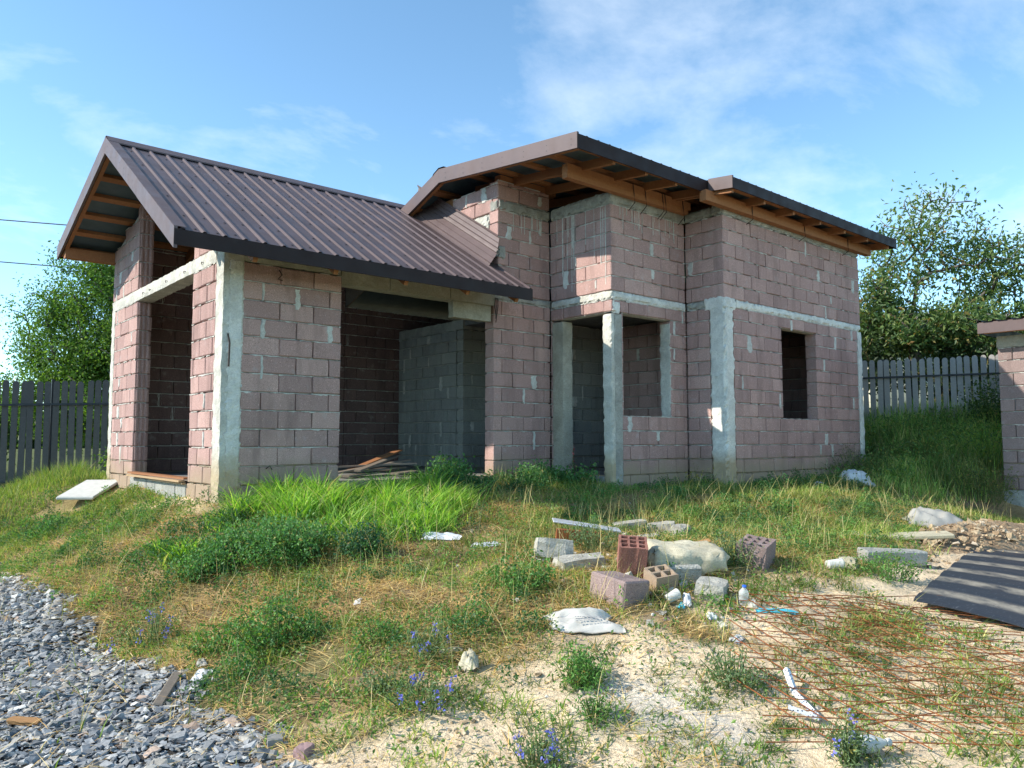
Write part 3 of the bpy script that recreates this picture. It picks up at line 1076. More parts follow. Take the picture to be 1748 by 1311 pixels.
def screws(mb, x0, x1, ya, za, yb, zb, rows, nv, jit):
    k = math.ceil((x0 + .03) / PER)
    while k * PER + .07 < x1:
        for r in rows:
            if random.random() < .12: continue
            t = r + random.uniform(-.012, .012); x = k * PER + .105 + random.uniform(-.008, .008)
            y = ya + (yb - ya) * t; z = za + (zb - za) * t
            c = Vector((x, y, z)) + nv * .004
            a = Vector((1, 0, 0)) * .014; b = nv.cross(Vector((1, 0, 0))) * .014
            V = [c + (a * math.cos(q * math.pi / 3) + b * math.sin(q * math.pi / 3)) for q in range(6)] + [c + nv * .006]
            mb.add(V, [(q, (q + 1) % 6, 6) for q in range(6)])
        k += 1


# ---- low roof
lowr = MB()
EY, EZ = -.66, low_roof(-.66)
FY = 4.92; FZ = low_roof(FY)
X0, X1 = -.69, 3.80
slope_strip(lowr, X0 + .03, X1 - .06, RY, RZ - .030, EY + .03, low_roof(EY + .03) - .030, .006)
slope_strip(lowr, X0 + .03, X1 - .06, RY, RZ - .030, FY - .03, low_roof(FY - .03) - .030, .006)
low = lowr.obj('low_roof', M_LINING, house)
for i in range(5):
    a, b = max(-.69, -.8 + i), min(3.80, .2 + i)
    roof_sheet('roof_sheet', a, b, RY - .01, low_roof(RY - .01), EY, EZ, M_ROOF, low)
    roof_sheet('roof_sheet', a, b, RY + .01, low_roof(RY + .01), FY, FZ, M_ROOF, low)
nN = Vector((0, -SN, 1)).normalized()
mb = MB(); screws(mb, -.65, 3.7, RY, RZ, EY, EZ, (.12, .30, .48, .66, .84, .97), nN, .01)
for t in np.linspace(.04, .98, 14):     # pairs on the verge
    y = RY + (EY - RY) * t; z = low_roof(y)
    for dz in (-.06, -.13):
        c = Vector((-.716, y, z + dz)); mb.add([c + Vector((0, .008 * math.cos(q), .008 * math.sin(q))) for q in (0, 1.57, 3.14, 4.71)], [(0, 1, 2, 3)])
o = mb.obj('screws', M_SCREW, low); o['kind'] = 'stuff'
mb = MB()      # ridge cap: a folded strip
rc = [(-.16, -.16 * SN + .018), (-.155, -.155 * SN + .034), (-.02, .040), (.02, .040), (.155, -.155 * SF + .034), (.16, -.16 * SF + .018)]
V = [(x, RY + p[0], RZ + p[1]) for x in (-.71, 3.62) for p in rc]
F = [(i, i + 1, 7 + i, 6 + i) for i in range(5)]
mb.add(V, F)
mb.obj('ridge_cap', M_FASCIA, low)


def verge(name, x, pts, hgt, t, m, parent, outward=-1):
    """trim along a gable edge; pts are (y,z) of its top edge"""
    n = len(pts); V = []
    for xx in (x, x - outward * t):
        for y, z in pts: V.append((xx, y, z + .028))
        for y, z in pts: V.append((xx, y, z + .028 - hgt))
    F = []
    for i in range(n - 1):
        F += [(i, n + i, n + i + 1, i + 1), (2 * n + i, 2 * n + i + 1, 3 * n + i + 1, 3 * n + i), (i, i + 1, 2 * n + i + 1, 2 * n + i), (n + i, 3 * n + i, 3 * n + i + 1, n + i + 1)]
    F += [(0, 2 * n, 3 * n, n), (n - 1, 2 * n - 1, 4 * n - 1, 3 * n - 1)]
    return obj(name, V, F, m, parent)


ym = .62
verge('verge_trim', -.714, [(RY, RZ), (ym, low_roof(ym))], .205, .03, M_FASCIA, low)
verge('verge_trim', -.718, [(ym + .03, low_roof(ym + .03)), (EY - .01, low_roof(EY - .01))], .205, .034, M_FASCIA, low)
verge('verge_trim', -.714, [(RY + .001, RZ), (FY + .01, low_roof(FY + .01))], .205, .03, M_FASCIA, low)
mb = MB(); slope_strip(mb, -.715, -.60, RY + .005, RZ + .032, EY, EZ + .032, .003); mb.obj('verge_flange', M_FASCIA, low)
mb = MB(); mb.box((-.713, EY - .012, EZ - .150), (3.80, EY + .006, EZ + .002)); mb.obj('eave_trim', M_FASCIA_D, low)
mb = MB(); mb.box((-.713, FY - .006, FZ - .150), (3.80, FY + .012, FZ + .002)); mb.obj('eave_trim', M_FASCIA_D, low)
# timbers under it
for y in (-.52, -.10, .45, 1.0, 1.55, 2.02):
    z = low_roof(y) - .036 - .030
    m_ = MB().bar((-.68, y, z), (3.74, y, z), .10, .045, (0, -SN, 1)); m_.obj('purlin', M_WOOD, low)
for y in (2.36, 2.85, 3.32, 3.80, 4.28, 4.80):
    z = low_roof(y) - .036 - .030
    m_ = MB().bar((-.68, y, z), (3.74, y, z), .11, .050, (0, SF, 1)); m_.obj('purlin', M_WOOD, low)
for x in (-.645, .10, 1.0, 1.9, 2.8, 3.6):
    dz = -.036 - .055 - .07
    if x < 0:
        dz = -.10
    m_ = MB().bar((x, EY + .06, low_roof(EY + .06) + dz), (x, RY - .0, low_roof(RY) + dz), .05, .13 if x > 0 else .12); m_.obj('rafter', M_WOOD, low)
    m_ = MB().bar((x, RY + .0, low_roof(RY) + dz), (x, FY - .06, low_roof(FY - .06) + dz), .05, .13 if x > 0 else .12); m_.obj('rafter', M_WOOD, low)
MB().bar((-.66, 4.66, low_roof(4.66) - .20), (3.6, 4.66, low_roof(4.66) - .20), .12, .15).obj('wall_plate', M_WOOD, low)
MB().bar((-.25, .10, 2.70), (3.6, .10, 2.70), .10, .12).obj('wall_plate', M_WOODPALE, low)
MB().bar((-.45, .33, 2.72), (-.02, .36, 2.79), .05, .09).obj('timber_offcut', M_WOODPALE, low)
# upturned trim against the tall wall: two long folded strips
for i, (h0, h1, o0, o1) in enumerate(((.02, .25, .20, .03), (.25, .47, .045, .012))):
    V = []; F = []
    prof = [(0, 0), (.12, 0), (.16, .010), (.20, 0), (.47, 0), (.5, .006), (.53, 0), (.82, 0), (.88, .022), (1.0, .03)]
    for y in (1.95, 1.2, .5, -.06):
        z = low_roof(y)
        for t, bmp in prof:
            V.append((3.752 - (o0 + (o1 - o0) * t) - bmp, y + .004 * math.sin(y * 9 + i), z + h0 + (h1 - h0) * t + bmp * .2))
    n = len(prof)
    for r in range(3):
        for k in range(n - 1): F.append((r * n + k, r * n + k + 1, (r + 1) * n + k + 1, (r + 1) * n + k))
    obj('wall_flashing', V, F, M_FASCIA, low)

# ---- tall roof
XA, XM, XB = 3.40, 5.97, 11.05
Y1, Y2 = -1.90, -2.30
tr = MB()
slope_strip(tr, XA + .03, XM, TRY, TRZ - .03, Y1 + .03, tall_roof(Y1 + .03) - .03, .006)
slope_strip(tr, XM + .001, XB - .03, TRY, TRZ - .03, Y2 + .03, tall_roof(Y2 + .03) - .03, .006)
slope_strip(tr, XA + .03, 3.87, TRY, TRZ - .03, 2.10, tall_roof(2.10) - .03, .006)
slope_strip(tr, 3.871, XB - .03, TRY, TRZ - .03, 4.9, tall_roof(4.9) - .03, .006)
tall = tr.obj('tall_roof', M_LINING, house)
xs = [XA, 4.0, 5.0, XM]
for a, b in zip(xs[:-1], xs[1:]):
    roof_sheet('roof_sheet', a, b, TRY - .01, tall_roof(TRY - .01), Y1, tall_roof(Y1), M_ROOF, tall)
xs = [XM, 7.0, 8.0, 9.0, 10.0, XB]
for a, b in zip(xs[:-1], xs[1:]):
    roof_sheet('roof_sheet', a, b, TRY - .01, tall_roof(TRY - .01), Y2, tall_roof(Y2), M_ROOF, tall)
roof_sheet('roof_sheet', XA, 3.87, TRY + .01, tall_roof(TRY + .01), 2.10, tall_roof(2.10), M_ROOF, tall)
for a, b in zip((3.871, 6.0, 8.5), (5.999, 8.499, XB)):
    roof_sheet('roof_sheet', a, b, TRY + .01, tall_roof(TRY + .01), 4.9, tall_roof(4.9), M_ROOF, tall)
verge('verge_trim', XA - .012, [(TRY, TRZ), (-.42, tall_roof(-.42))], .20, .03, M_FASCIA, tall)
verge('verge_trim', XA - .015, [(-.40, tall_roof(-.40)), (Y1 - .012, tall_roof(Y1 - .012))], .20, .033, M_FASCIA, tall)
verge('verge_trim', XA - .012, [(TRY + .001, TRZ), (2.12, tall_roof(2.12))], .20, .03, M_FASCIA, tall)
verge('verge_trim', XM - .012, [(Y1 - .03, tall_roof(Y1 - .03)), (Y2 - .012, tall_roof(Y2 - .012))], .175, .03, M_FASCIA, tall)
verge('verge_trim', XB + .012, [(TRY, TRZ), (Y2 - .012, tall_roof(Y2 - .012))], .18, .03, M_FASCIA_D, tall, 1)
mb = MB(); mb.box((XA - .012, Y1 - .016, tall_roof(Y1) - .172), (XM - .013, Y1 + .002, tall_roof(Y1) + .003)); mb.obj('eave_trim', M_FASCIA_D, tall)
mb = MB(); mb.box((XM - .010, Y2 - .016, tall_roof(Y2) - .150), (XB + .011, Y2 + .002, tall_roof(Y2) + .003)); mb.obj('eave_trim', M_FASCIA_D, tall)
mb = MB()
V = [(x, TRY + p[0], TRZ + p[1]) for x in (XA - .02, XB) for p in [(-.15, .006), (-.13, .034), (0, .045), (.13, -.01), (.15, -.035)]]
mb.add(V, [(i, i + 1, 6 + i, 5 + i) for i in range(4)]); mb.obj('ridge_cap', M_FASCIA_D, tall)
mb = MB()
for t in np.linspace(.06, .97, 7):
    y = TRY + (Y1 - TRY) * t
    for dz in (-.05, -.12):
        c = Vector((XA - .0175, y, tall_roof(y) + dz)); mb.add([c + Vector((0, .008 * math.cos(q), .008 * math.sin(q))) for q in (0, 1.57, 3.14, 4.71)], [(0, 1, 2, 3)])
o = mb.obj('screws', M_SCREW, tall); o['kind'] = 'stuff'
for x in list(np.arange(3.46, 5.95, .62)) + list(np.arange(6.03, 11.0, .80)):
    ye = (Y1 if x < XM else Y2) + .03
    dz = -.036 - .05 - .055
    if x < 3.5: dz = -.11
    MB().bar((x, ye, tall_roof(ye) + dz), (x, TRY, TRZ + dz), .05, .11).obj('rafter', M_WOOD, tall)
    if x < 3.5:
        MB().bar((x, TRY, TRZ + dz), (x, 2.05, tall_roof(2.05) + dz), .05, .11).obj('rafter', M_WOOD, tall)
for y in (-1.72, -1.18, -.62, -.05, .5):
    MB().bar((XA + .04, y, tall_roof(y) - .061), (XB - .04, y, tall_roof(y) - .061), .11, .046, (0, -TSN, 1)).obj('purlin', M_WOOD, tall)
MB().bar((XM + .03, -2.12, tall_roof(-2.12) - .061), (XB - .04, -2.12, tall_roof(-2.12) - .061), .11, .046, (0, -TSN, 1)).obj('purlin', M_WOOD, tall)
for y in (1.25, 1.75):
    MB().bar((XA + .04, y, tall_roof(y) - .061), (4.5, y, tall_roof(y) - .061), .11, .046, (0, TSB, 1)).obj('purlin', M_WOOD, tall)
MB().box((3.80, -1.335, 3.862), (6.36, -1.235, 3.972)).box((3.80, -1.330, 3.790), (6.30, -1.240, 3.861)).obj('wall_plate', M_WOOD, tall)
MB().box((5.82, -1.985, 3.755), (10.78, -1.880, 3.905)).obj('wall_plate', M_WOOD, tall)
MB().box((3.82, .02, 4.10), (4.9, .14, 4.19)).obj('wall_plate', M_WOOD, tall)
mb = MB()          # wire ties round the plates
for x in (5.05, 5.30, 5.68, 5.74, 6.15):
    mb.tube([(x, -1.345, 3.98), (x + .02, -1.345, 3.85), (x + .03, -1.35, 3.72), (x + .01, -1.25, 3.62)], .006, 5)
for x in (6.95, 8.45, 9.9):
    mb.tube([(x, -1.99, 3.915), (x, -1.992, 3.80), (x + .02, -1.99, 3.70), (x + .01, -1.88, 3.64)], .006, 5)
for i in range(3):
    mb.tube([(3.70 + .02 * i, -.02, 2.42), (3.66 + .03 * i, -.05, 2.30), (3.70, -.03, 2.18 - .05 * i)], .006, 5)
mb.tube([(.05, -.02, 1.60), (.06, -.05, 1.5), (.055, -.05, 1.25)], .010, 5)
mb.tube([(.6, -.02, 2.36), (.62, -.05, 2.30), (.58, -.04, 2.25), (.63, -.045, 2.24)], .007, 5)
mb.tube([(.5, -.01, .17), (.53, -.04, .20), (.56, -.03, .16)], .006, 5)
for y in (.6, 1.2, 1.9, 2.6, 2.9):
    mb.tube([(-.015, y, 2.46), (-.03, y + .03, 2.47), (-.018, y + .06, 2.45)], .004, 4)
mb.obj('tie_wires', M_WIRE, house)['kind'] = 'stuff'
# ------------------------------------------------------------------ small block shed on the right
shed = empty('block_shed', (10.70, -3.93, -.55))
tag(shed, 'small pinkish block shed with brown metal roof at the right edge', 'shed')
shed.location = (0, 0, 0)
SB = []
wall('shed_wall', 10.70, 'y', -1, -7.4, -3.93, -.30, 1.90, matl=M_SHEDBLOCK, phase=.27, rnd_seed=61, smears=.12, thing=shed, sink=SB, zbase=-.30)
wall('shed_end_wall', -3.93, 'x', 1, 10.89, 14.0, -.30, 1.90, matl=M_SHEDBLOCK, phase=.1, rnd_seed=62, smears=.1, thing=shed, sink=SB, zbase=-.30)
conc('plinth', (10.685, -7.4, -.9), (10.95, -3.915, -.30), M_CONC_G, .006, .08, parent=shed)
conc('shed_top_beam', (10.688, -7.4, 1.90), (10.89, -3.92, 2.09), M_LINTEL, .006, .06, parent=shed)
conc('shed_top_beam', (10.89, -4.12, 1.90), (14.0, -3.92, 2.085), M_LINTEL, .006, .1, parent=shed)
place_blocks(SB, shed, 60, 'far_blocks')
mb = MB(); mb.box((10.335, -7.6, 2.115), (10.355, -3.78, 2.285)); mb.obj('eave_trim', M_FASCIA, shed)
mb = MB(); mb.box((10.356, -3.80, 2.115), (14.2, -3.78, 2.30)); mb.obj('verge_trim', M_FASCIA_D, shed)
V = []; F = []
ys = np.arange(-7.6, -3.74, .02)
for y in ys:
    h = .022 if (y / .2) % 1 > .72 else 0.0
    V += [(10.31, y, 2.292 + h), (14.2, y, 2.55 + h)]
for i in range(len(ys) - 1): F.append((2 * i, 2 * i + 1, 2 * i + 3, 2 * i + 2))
obj('roof_sheet', V, F, M_FASCIA_D, shed)
MB().bar((10.38, -3.86, 2.14), (10.38, -7.5, 2.14), .08, .06).obj('rafter', M_WOOD, shed)

# ------------------------------------------------------------------ fences
_pk = {}


def picket_mesh(h, w, m, k):
    key = (round(h, 2), m.name, k)
    if key in _pk: return _pk[key]
    t = .022; V = []; F = []
    out = [(-w / 2, 0), (w / 2, 0), (w / 2, h - w / 2)]
    for a in (30, 60, 90, 120, 150):
        out.append((w / 2 * math.cos(math.radians(a)), h - w / 2 + w / 2 * math.sin(math.radians(a))))
    out.append((-w / 2, h - w / 2))
    n = len(out)
    for yy in (-t / 2, t / 2):
        V += [(x, yy, z) for x, z in out]
    F.append(tuple(range(n))); F.append(tuple(range(2 * n - 1, n - 1, -1)))
    for i in range(n): F.append((i, n + i, n + (i + 1) % n, (i + 1) % n))
    me = bpy.data.meshes.new('picket'); me.from_pydata(V, [], F); me.materials.append(m); me.update()
    _pk[key] = me
    return me


def fence(name, label, A, B, ztop, zbot, pitch, w, m, rails, post_every):
    A = Vector(A); B = Vector(B); d = (B - A); L = d.length; d.normalize()
    ang = math.atan2(d.y, d.x)
    root = empty(name, (0, 0, 0)); tag(root, label, 'fence', 'picket fences')
    n = int(L / pitch)
    for i in range(n):
        p = A + d * (i + .5) * pitch
        zt = ztop(i / n) + random.uniform(-.015, .015); zb = zbot(i / n)
        o = bpy.data.objects.new('picket', picket_mesh(round((zt - zb) / .02) * .02, w, m, i % 2))
        o.location = (p.x, p.y, zb); o.rotation_euler = (random.uniform(-.012, .012), random.uniform(-.012, .012), ang + random.uniform(-.03, .03))
        COL.objects.link(o); o.parent = root
    nrm = Vector((d.y, -d.x))
    for r in rails:
        a = A + nrm * .030; b = B + nrm * .030
        MB().bar((a.x, a.y, ztop(0) - r), (b.x, b.y, ztop(1) - r), .03, .035).obj('rail', M_RAIL, root)
    k = 0.0
    while k <= L:
        p = A + d * k - nrm * .045
        MB().bar((p.x, p.y, zbot(k / L) - .4), (p.x, p.y, ztop(k / L) + .02), .05, .05, (0, 1, 0)).obj('post', M_RAIL, root)
        k += post_every
    return root


fence('picket_fence', 'dark stained picket fence on the left in front of the green trees', (-4.6, 9.45), (2.2, 6.10), lambda t: 1.43 + .16 * t, lambda t: -.62 + .35 * t, .130, .095, M_PICKET, (.42, 1.75), 2.4)
fence('picket_fence', 'weathered grey picket fence between house and block shed', (12.3, .95), (13.98, -3.60), lambda t: 2.10, lambda t: .55, .130, .098, M_PICKET_R, (.36, 1.35), 2.2)

# ------------------------------------------------------------------ leaves, trees
def leaves(C, size, rng, flat=.3, aspect=.45, up=None):
    """diamond leaves folded on the midrib, centred on C"""
    n = len(C)
    d = rng.normal(size=(n, 3)); d[:, 2] -= flat
    d /= np.linalg.norm(d, axis=1)[:, None]
    nrm = rng.normal(size=(n, 3)); nrm[:, 2] += 1.0
    s = np.cross(d, nrm); s /= (np.linalg.norm(s, axis=1)[:, None] + 1e-9)
    nn = np.cross(s, d)
    L = (size * rng.uniform(.65, 1.3, n))[:, None]
    W = L * aspect
    base = C - d * L * .5; tip = C + d * L * .5 - nn * L * .12
    a = C + s * W * .5 + nn * L * .07 - d * L * .08; b = C - s * W * .5 + nn * L * .07 - d * L * .08
    V = np.stack([base, a, tip, b], 1).reshape(-1, 3)
    I4 = np.arange(n)[:, None] * 4
    F = np.concatenate([I4 + np.array([0, 1, 2]), I4 + np.array([0, 2, 3])], 0)
    return V, F


def tint(n, cols, wts, rng, var=.18, k=4):
    ix = rng.choice(len(cols), n, p=np.array(wts) / sum(wts))
    c = np.array(cols)[ix] * rng.uniform(1 - var, 1 + var, (n, 1))
    return np.repeat(c, k, 0)


def grow(base, targets, rng, step=.22, first=None):
    """branches: each target is joined to the nearest point of what has grown already"""
    nodes = [np.array(base, float)]; par = [-1]
    if first:
        for p in first: par.append(len(nodes) - 1); nodes.append(np.array(p, float))
    T = sorted(targets, key=lambda t: np.linalg.norm(t - nodes[0]))
    ends = []
    for t in T:
        N = np.array(nodes)
        dd = np.linalg.norm(N - t, axis=1) + .55 * np.maximum(0, N[:, 2] - t[2])
        j = int(dd.argmin()); v = t - nodes[j]; L = np.linalg.norm(v); k = max(1, int(L / step))
        cur = j
        side = rng.normal(size=3) * .10 * L
        for i in range(1, k + 1):
            f = i / k
            p = nodes[j] + v * f + side * math.sin(f * math.pi) + rng.normal(size=3) * .015
            p[2] += .10 * L * math.sin(f * math.pi)
            par.append(cur); nodes.append(p); cur = len(nodes) - 1
        ends.append(cur)
    n = len(nodes); w = np.zeros(n)
    for e in ends: w[e] += 1
    for i in range(n - 1, 0, -1): w[par[i]] += w[i] if w[i] > 0 else .5
    return np.array(nodes), par, w, ends


def branch_mesh(nodes, par, w, r0, parent, name, m, sides=6, rmin=.004):
    mb = MB(); n = len(nodes)
    rad = np.maximum(rmin, r0 * (w / w[0]) ** .46)
    ch = {}
    for i in range(1, n): ch.setdefault(par[i], []).append(i)
    done = set()
    for i in range(1, n):
        p = par[i]
        first = ch[p][0] == i and p != 0
        if first: continue
        pts = [p, i]; cur = i
        while cur in ch:
            cur = ch[cur][0]; pts.append(cur)
        rr = [min(rad[q], rad[i]) for q in pts]
        mb.tube([nodes[q] for q in pts], rr, sides if rr[0] > .02 else 4)
    return mb.obj(name, m, parent, True)


def tree(name, label, base, targets, seed, r0, lsize, nleaf, spread, cols, wts, aspect=.45, group=None, first=None, bark=None, deep=3, aff=None):
    rng = np.random.default_rng(seed)
    root = empty(name, (0, 0, 0)); tag(root, label, 'tree', group)
    nodes, par, w, ends = grow(base, targets, rng, first=first)
    branch_mesh(nodes, par, w, r0, root, 'trunk', bark or M_TRUNK)
    cand = []
    for e in ends:
        c = e
        for k in range(deep):
            cand.append(nodes[c]); c = par[c]
            if c <= 1: break
    cand = np.array(cand)
    if aff is not None:
        pw = aff(cand); pick = rng.choice(len(cand), nleaf, p=pw / pw.sum())
    else:
        pick = rng.integers(0, len(cand), nleaf)
    C = cand[pick] + rng.normal(size=(nleaf, 3)) * spread
    V, F = leaves(C, lsize, rng, .35, aspect)
    big('crown', V, [F], M_LEAF, root, tint(nleaf, cols, wts, rng))
    return root


def blob(rng, c, r, n, pw=.45):
    d = rng.normal(size=(n, 3)); d /= np.linalg.norm(d, axis=1)[:, None]
    return np.array(c) + d * np.array(r) * (rng.random((n, 1)) ** pw)


rg = np.random.default_rng(3)
G_L = [(.11, .215, .032), (.155, .275, .04), (.075, .15, .028), (.22, .32, .05)]
T1 = np.vstack([blob(rg, (1.35, 10.3, 2.3), (1.45, 1.3, 2.0), 120), blob(rg, (.35, 11.2, 1.7), (.95, 1.0, 1.2), 50), blob(rg, (1.3, 10.3, 4.1), (1.1, 1.0, 1.0), 50),
                blob(rg, (.2, 11.3, 3.0), (.75, .7, 1.0), 22)])
tree('leafy_tree', 'tall bright green fine leaved tree behind the dark picket fence beside the gable', (1.3, 10.4, -.3), T1, 31, .11, .072, 66000, .18, G_L, [4, 2.4, 4, 1], .5, first=[(1.3, 10.4, .5)], deep=4)
T2 = np.vstack([blob(rg, (-3.6, 15.6, .75), (3.2, 1.2, .95), 110), blob(rg, (-.7, 14.0, 1.0), (1.5, 1.0, 1.1), 60)])
tree('leafy_tree', 'low dark green tree at the far left behind the picket fence', (-1.6, 15.0, -.3), T2, 33, .10, .095, 22000, .26, [(.035, .075, .014), (.055, .105, .018), (.03, .06, .012)], [3, 3, 2], .5, deep=4)
T3 = np.vstack([blob(rg, (1.55, 6.35, .45), (.75, .5, .8), 60), blob(rg, (.85, 6.45, -.05), (.55, .35, .45), 30), blob(rg, (1.3, 6.5, 1.05), (.35, .3, .45), 16)])
tree('climbing_shrub', 'climbing green shrub sprawling over the end of the dark picket fence', (1.35, 6.4, -.45), T3, 35, .03, .065, 13000, .13, G_L, [3, 3, 3, 1], .55)
T4 = np.vstack([blob(rg, (6.5, 16, 1.2), (3.2, 1.5, 1.6), 60)])
# the fruit tree behind the grey fence: dense low skirt, open top
R = np.random.default_rng(17)
tb = np.array([15.15, -.75, .2])
T5 = np.vstack([blob(R, (15.5, -1.0, 5.25), (1.2, 1.3, 1.15), 70), blob(R, (15.1, -.35, 4.0), (1.1, 1.1, .9), 60), blob(R, (16.4, -2.0, 4.55), (1.2, 1.3, 1.0), 80),
                blob(R, (15.2, -.5, 2.95), (1.2, 1.3, .65), 90), blob(R, (16.0, -1.9, 2.9), (1.3, 1.2, .75), 90), blob(R, (14.7, .1, 3.6), (.6, .6, .7), 24), blob(R, (17.1, -2.9, 4.1), (1.0, 1.1, 1.25), 60), blob(R, (17.0, -3.1, 2.7), (1.0, 1.1, .7), 50)])
tree('fruit_tree', 'tall open fruit tree with thin grey branches behind the grey fence', tb, T5, 37, .125, .125, 27000, .17,
     [(.080, .14, .050), (.125, .195, .06), (.19, .25, .075), (.30, .25, .08), (.34, .20, .075)], [6, 5, 2.2, .7, .3], .42,
     first=[(15.2, -.8, 1.0), (15.25, -.85, 1.9), (15.3, -.9, 2.7), (15.25, -.85, 3.3), (15.4, -.95, 4.0)], deep=4, bark=M_TRUNK, aff=lambda c: 1.0 + 1.5 * sstep(4.2, 3.0, c[:, 2]))
T6 = np.vstack([blob(R, (16.2, -2.5, 2.1), (.9, 1.0, .5), 26), blob(R, (15.4, -1.5, 1.9), (.8, .9, .5), 20), blob(R, (14.6, -.2, 2.2), (.7, .6, .6), 20)])
tree('leaning_tree', 'leaning yellow lichened trunk with low dark leaves behind the grey fence', (15.0, -1.3, .2), T6, 39, .10, .12, 6500, .2,
     [(.026, .050, .018), (.045, .075, .022)], [3, 2], .45, first=[(15.05, -1.35, 1.2), (15.25, -1.6, 2.0), (15.9, -2.1, 2.35), (16.5, -2.5, 2.5)], bark=M_LICHEN, deep=3)

# ------------------------------------------------------------------ neighbour's house behind the fruit tree
nb = empty('neighbour_house', (0, 0, 0)); tag(nb, 'cream rendered house with shallow grey roof behind the fruit tree', 'house')
M_RENDER = m_plain('cream_render', (.56, .50, .37), .9, .1, 0, .1, 2, .05)
M_NROOF = m_plain('grey_sheet_roof', (.24, .20, .17), .8, .2)
dv = Vector((.80, -.60, 0)); dn = Vector((.60, .80, 0))
c0 = Vector((22.9, 3.6, 0))
def nbp(a, b, z): q = c0 + dv * a + dn * b; return (q.x, q.y, z)
mb = MB()
V = [nbp(a, b, z) for z in (-.5, 4.35) for a, b in ((0, 0), (7.5, 0), (7.5, 6), (0, 6))]
V += [nbp(0, 3, 5.2), nbp(7.5, 3, 5.2)]
mb.add(V, [(0, 1, 5, 4), (1, 2, 6, 9, 5), (2, 3, 7, 6), (3, 0, 4, 8, 7)])
mb.obj('wall', M_RENDER, nb)
mb = MB()
V = [nbp(-.5, -.6, 4.2), nbp(8, -.6, 4.2), nbp(8, 3, 5.28), nbp(-.5, 3, 5.28), nbp(8, 6.6, 4.2), nbp(-.5, 6.6, 4.2)]
V += [(x, y, z - .16) for x, y, z in V]
mb.add(V, [(0, 1, 2, 3), (3, 2, 4, 5), (6, 9, 8, 7), (9, 11, 10, 8), (0, 6, 7, 1), (1, 7, 8, 2), (2, 8, 10, 4), (4, 10, 11, 5), (5, 11, 9, 3), (3, 9, 6, 0)])
mb.obj('roof', M_NROOF, nb)
M_GLASS = m_plain('dark_window', (.02, .025, .03), .15, .6)
for a in (1.6, 4.6):
    mb = MB(); mb.add([nbp(a, -.02, 2.4), nbp(a + 1.1, -.02, 2.4), nbp(a + 1.1, -.02, 3.7), nbp(a, -.02, 3.7)], [(0, 1, 2, 3)])
    wn_ = mb.obj('window', M_GLASS, nb)
    mb = MB()
    for p, q in (((a, 2.4), (a + 1.1, 2.4)), ((a, 3.7), (a + 1.1, 3.7)), ((a, 2.4), (a, 3.7)), ((a + 1.1, 2.4), (a + 1.1, 3.7)), ((a + .55, 2.4), (a + .55, 3.7))):
        mb.bar(nbp(p[0], -.03, p[1]), nbp(q[0], -.03, q[1]), .06, .06, (dn.x, dn.y, 0))
    mb.obj('frame', M_WHITEPL, wn_)

# ------------------------------------------------------------------ overhead wires on the left
for p0, lab in (((1.08, 27.3, 9.11), 'upper black overhead wire crossing the sky at the left'), ((1.15, 27.4, 7.47), 'lower black overhead wire crossing the sky at the left')):
    pts = [Vector(p0) + Vector((1.75, -1.48, -.19)) * t + Vector((0, 0, .004 * t * t)) for t in np.linspace(-7, 12, 20)]
    o = MB().tube(pts, .022, 5).obj('overhead_wire', M_WIRE); tag(o, lab, 'wire', 'overhead wires')

# ------------------------------------------------------------------ far wood closing the horizon beyond the plots
rf_ = np.random.default_rng(71)
nf = 26000
ang = rf_.uniform(math.radians(-25), math.radians(150), nf); rad = rf_.uniform(48, 75, nf)
fx, fy = 4 + rad * np.cos(ang), rad * np.sin(ang)
top_ = 1.3 + 2.4 * fbm(fx * .09, fy * .09, 17, 3)
V, F = leaves(np.stack([fx, fy, -.6 + (top_ + .6) * rf_.random(nf) ** .8], -1), 1.1, rf_, .1, .8)
o = big('far_wood', V, [F], M_LEAF, None, tint(nf, [(.07, .12, .04), (.10, .16, .05), (.05, .09, .035)], [2, 2, 1], rf_)); tag(o, 'low far green wood along the horizon', 'wood', kind='stuff')
# ------------------------------------------------------------------ grass and straw (uncountable: stuff)
def in_view(x, y, margin=160, zoff=0.1):
    px, py, d = proj(np.stack([x, y, tz0(x, y) + zoff], -1))
    return (d > 1.2) & (px > -margin) & (px < 1748 + margin) & (py < 1311 + margin * 1.2)


def off_house(x, y):
    m = (x > -.03) & (x < 4.80) & (y > -.03) & (y < 4.6)
    m |= (x > 4.70) & (x < 6.45) & (y > -1.25) & (y < 4.6)
    m |= (x > 6.33) & (x < 10.6) & (y > -1.91) & (y < 4.6)
    m |= (x > 10.66) & (y < -3.9)
    m |= (x > 3.0) & (x < 7.2) & (y < -5.15 + .03 * (x - 3)) & (y > -6.8)            # under the black sheet
    m |= (np.hypot((x - 6.9) / 1.7, (y + 4.95) / .45) < 1)
    for qx, qy, qr in ((1.88, -5.16, .11), (1.98, -5.21, .11), (.68, -4.62, .2), (-.14, -4.5, .07), (1.34, -5.3, .07), (-1.18, -3.1, .1), (.9, -6.0, .12), (.55, -6.25, .15), (1.3, -2.3, .16), (1.4, -2.8, .1), (1.47, -4.75, .1), (1.1, -4.75, .12),
                       (2.62, -4.72, .12), (1.86, -5.03, .06), (-.36, 3.9, .35), (1.95, -4.7, .12)):
        m |= np.hypot(x - qx, y - qy) < qr
    return ~m


def scatter(n, x0, x1, y0, y1, dens, rng, view=True):
    x = rng.uniform(x0, x1, n); y = rng.uniform(y0, y1, n)
    k = rng.random(n) < np.clip(dens(x, y), 0, 1)
    x, y = x[k], y[k]
    k = off_house(x, y)
    if view: k &= in_view(x, y)
    return x[k], y[k]


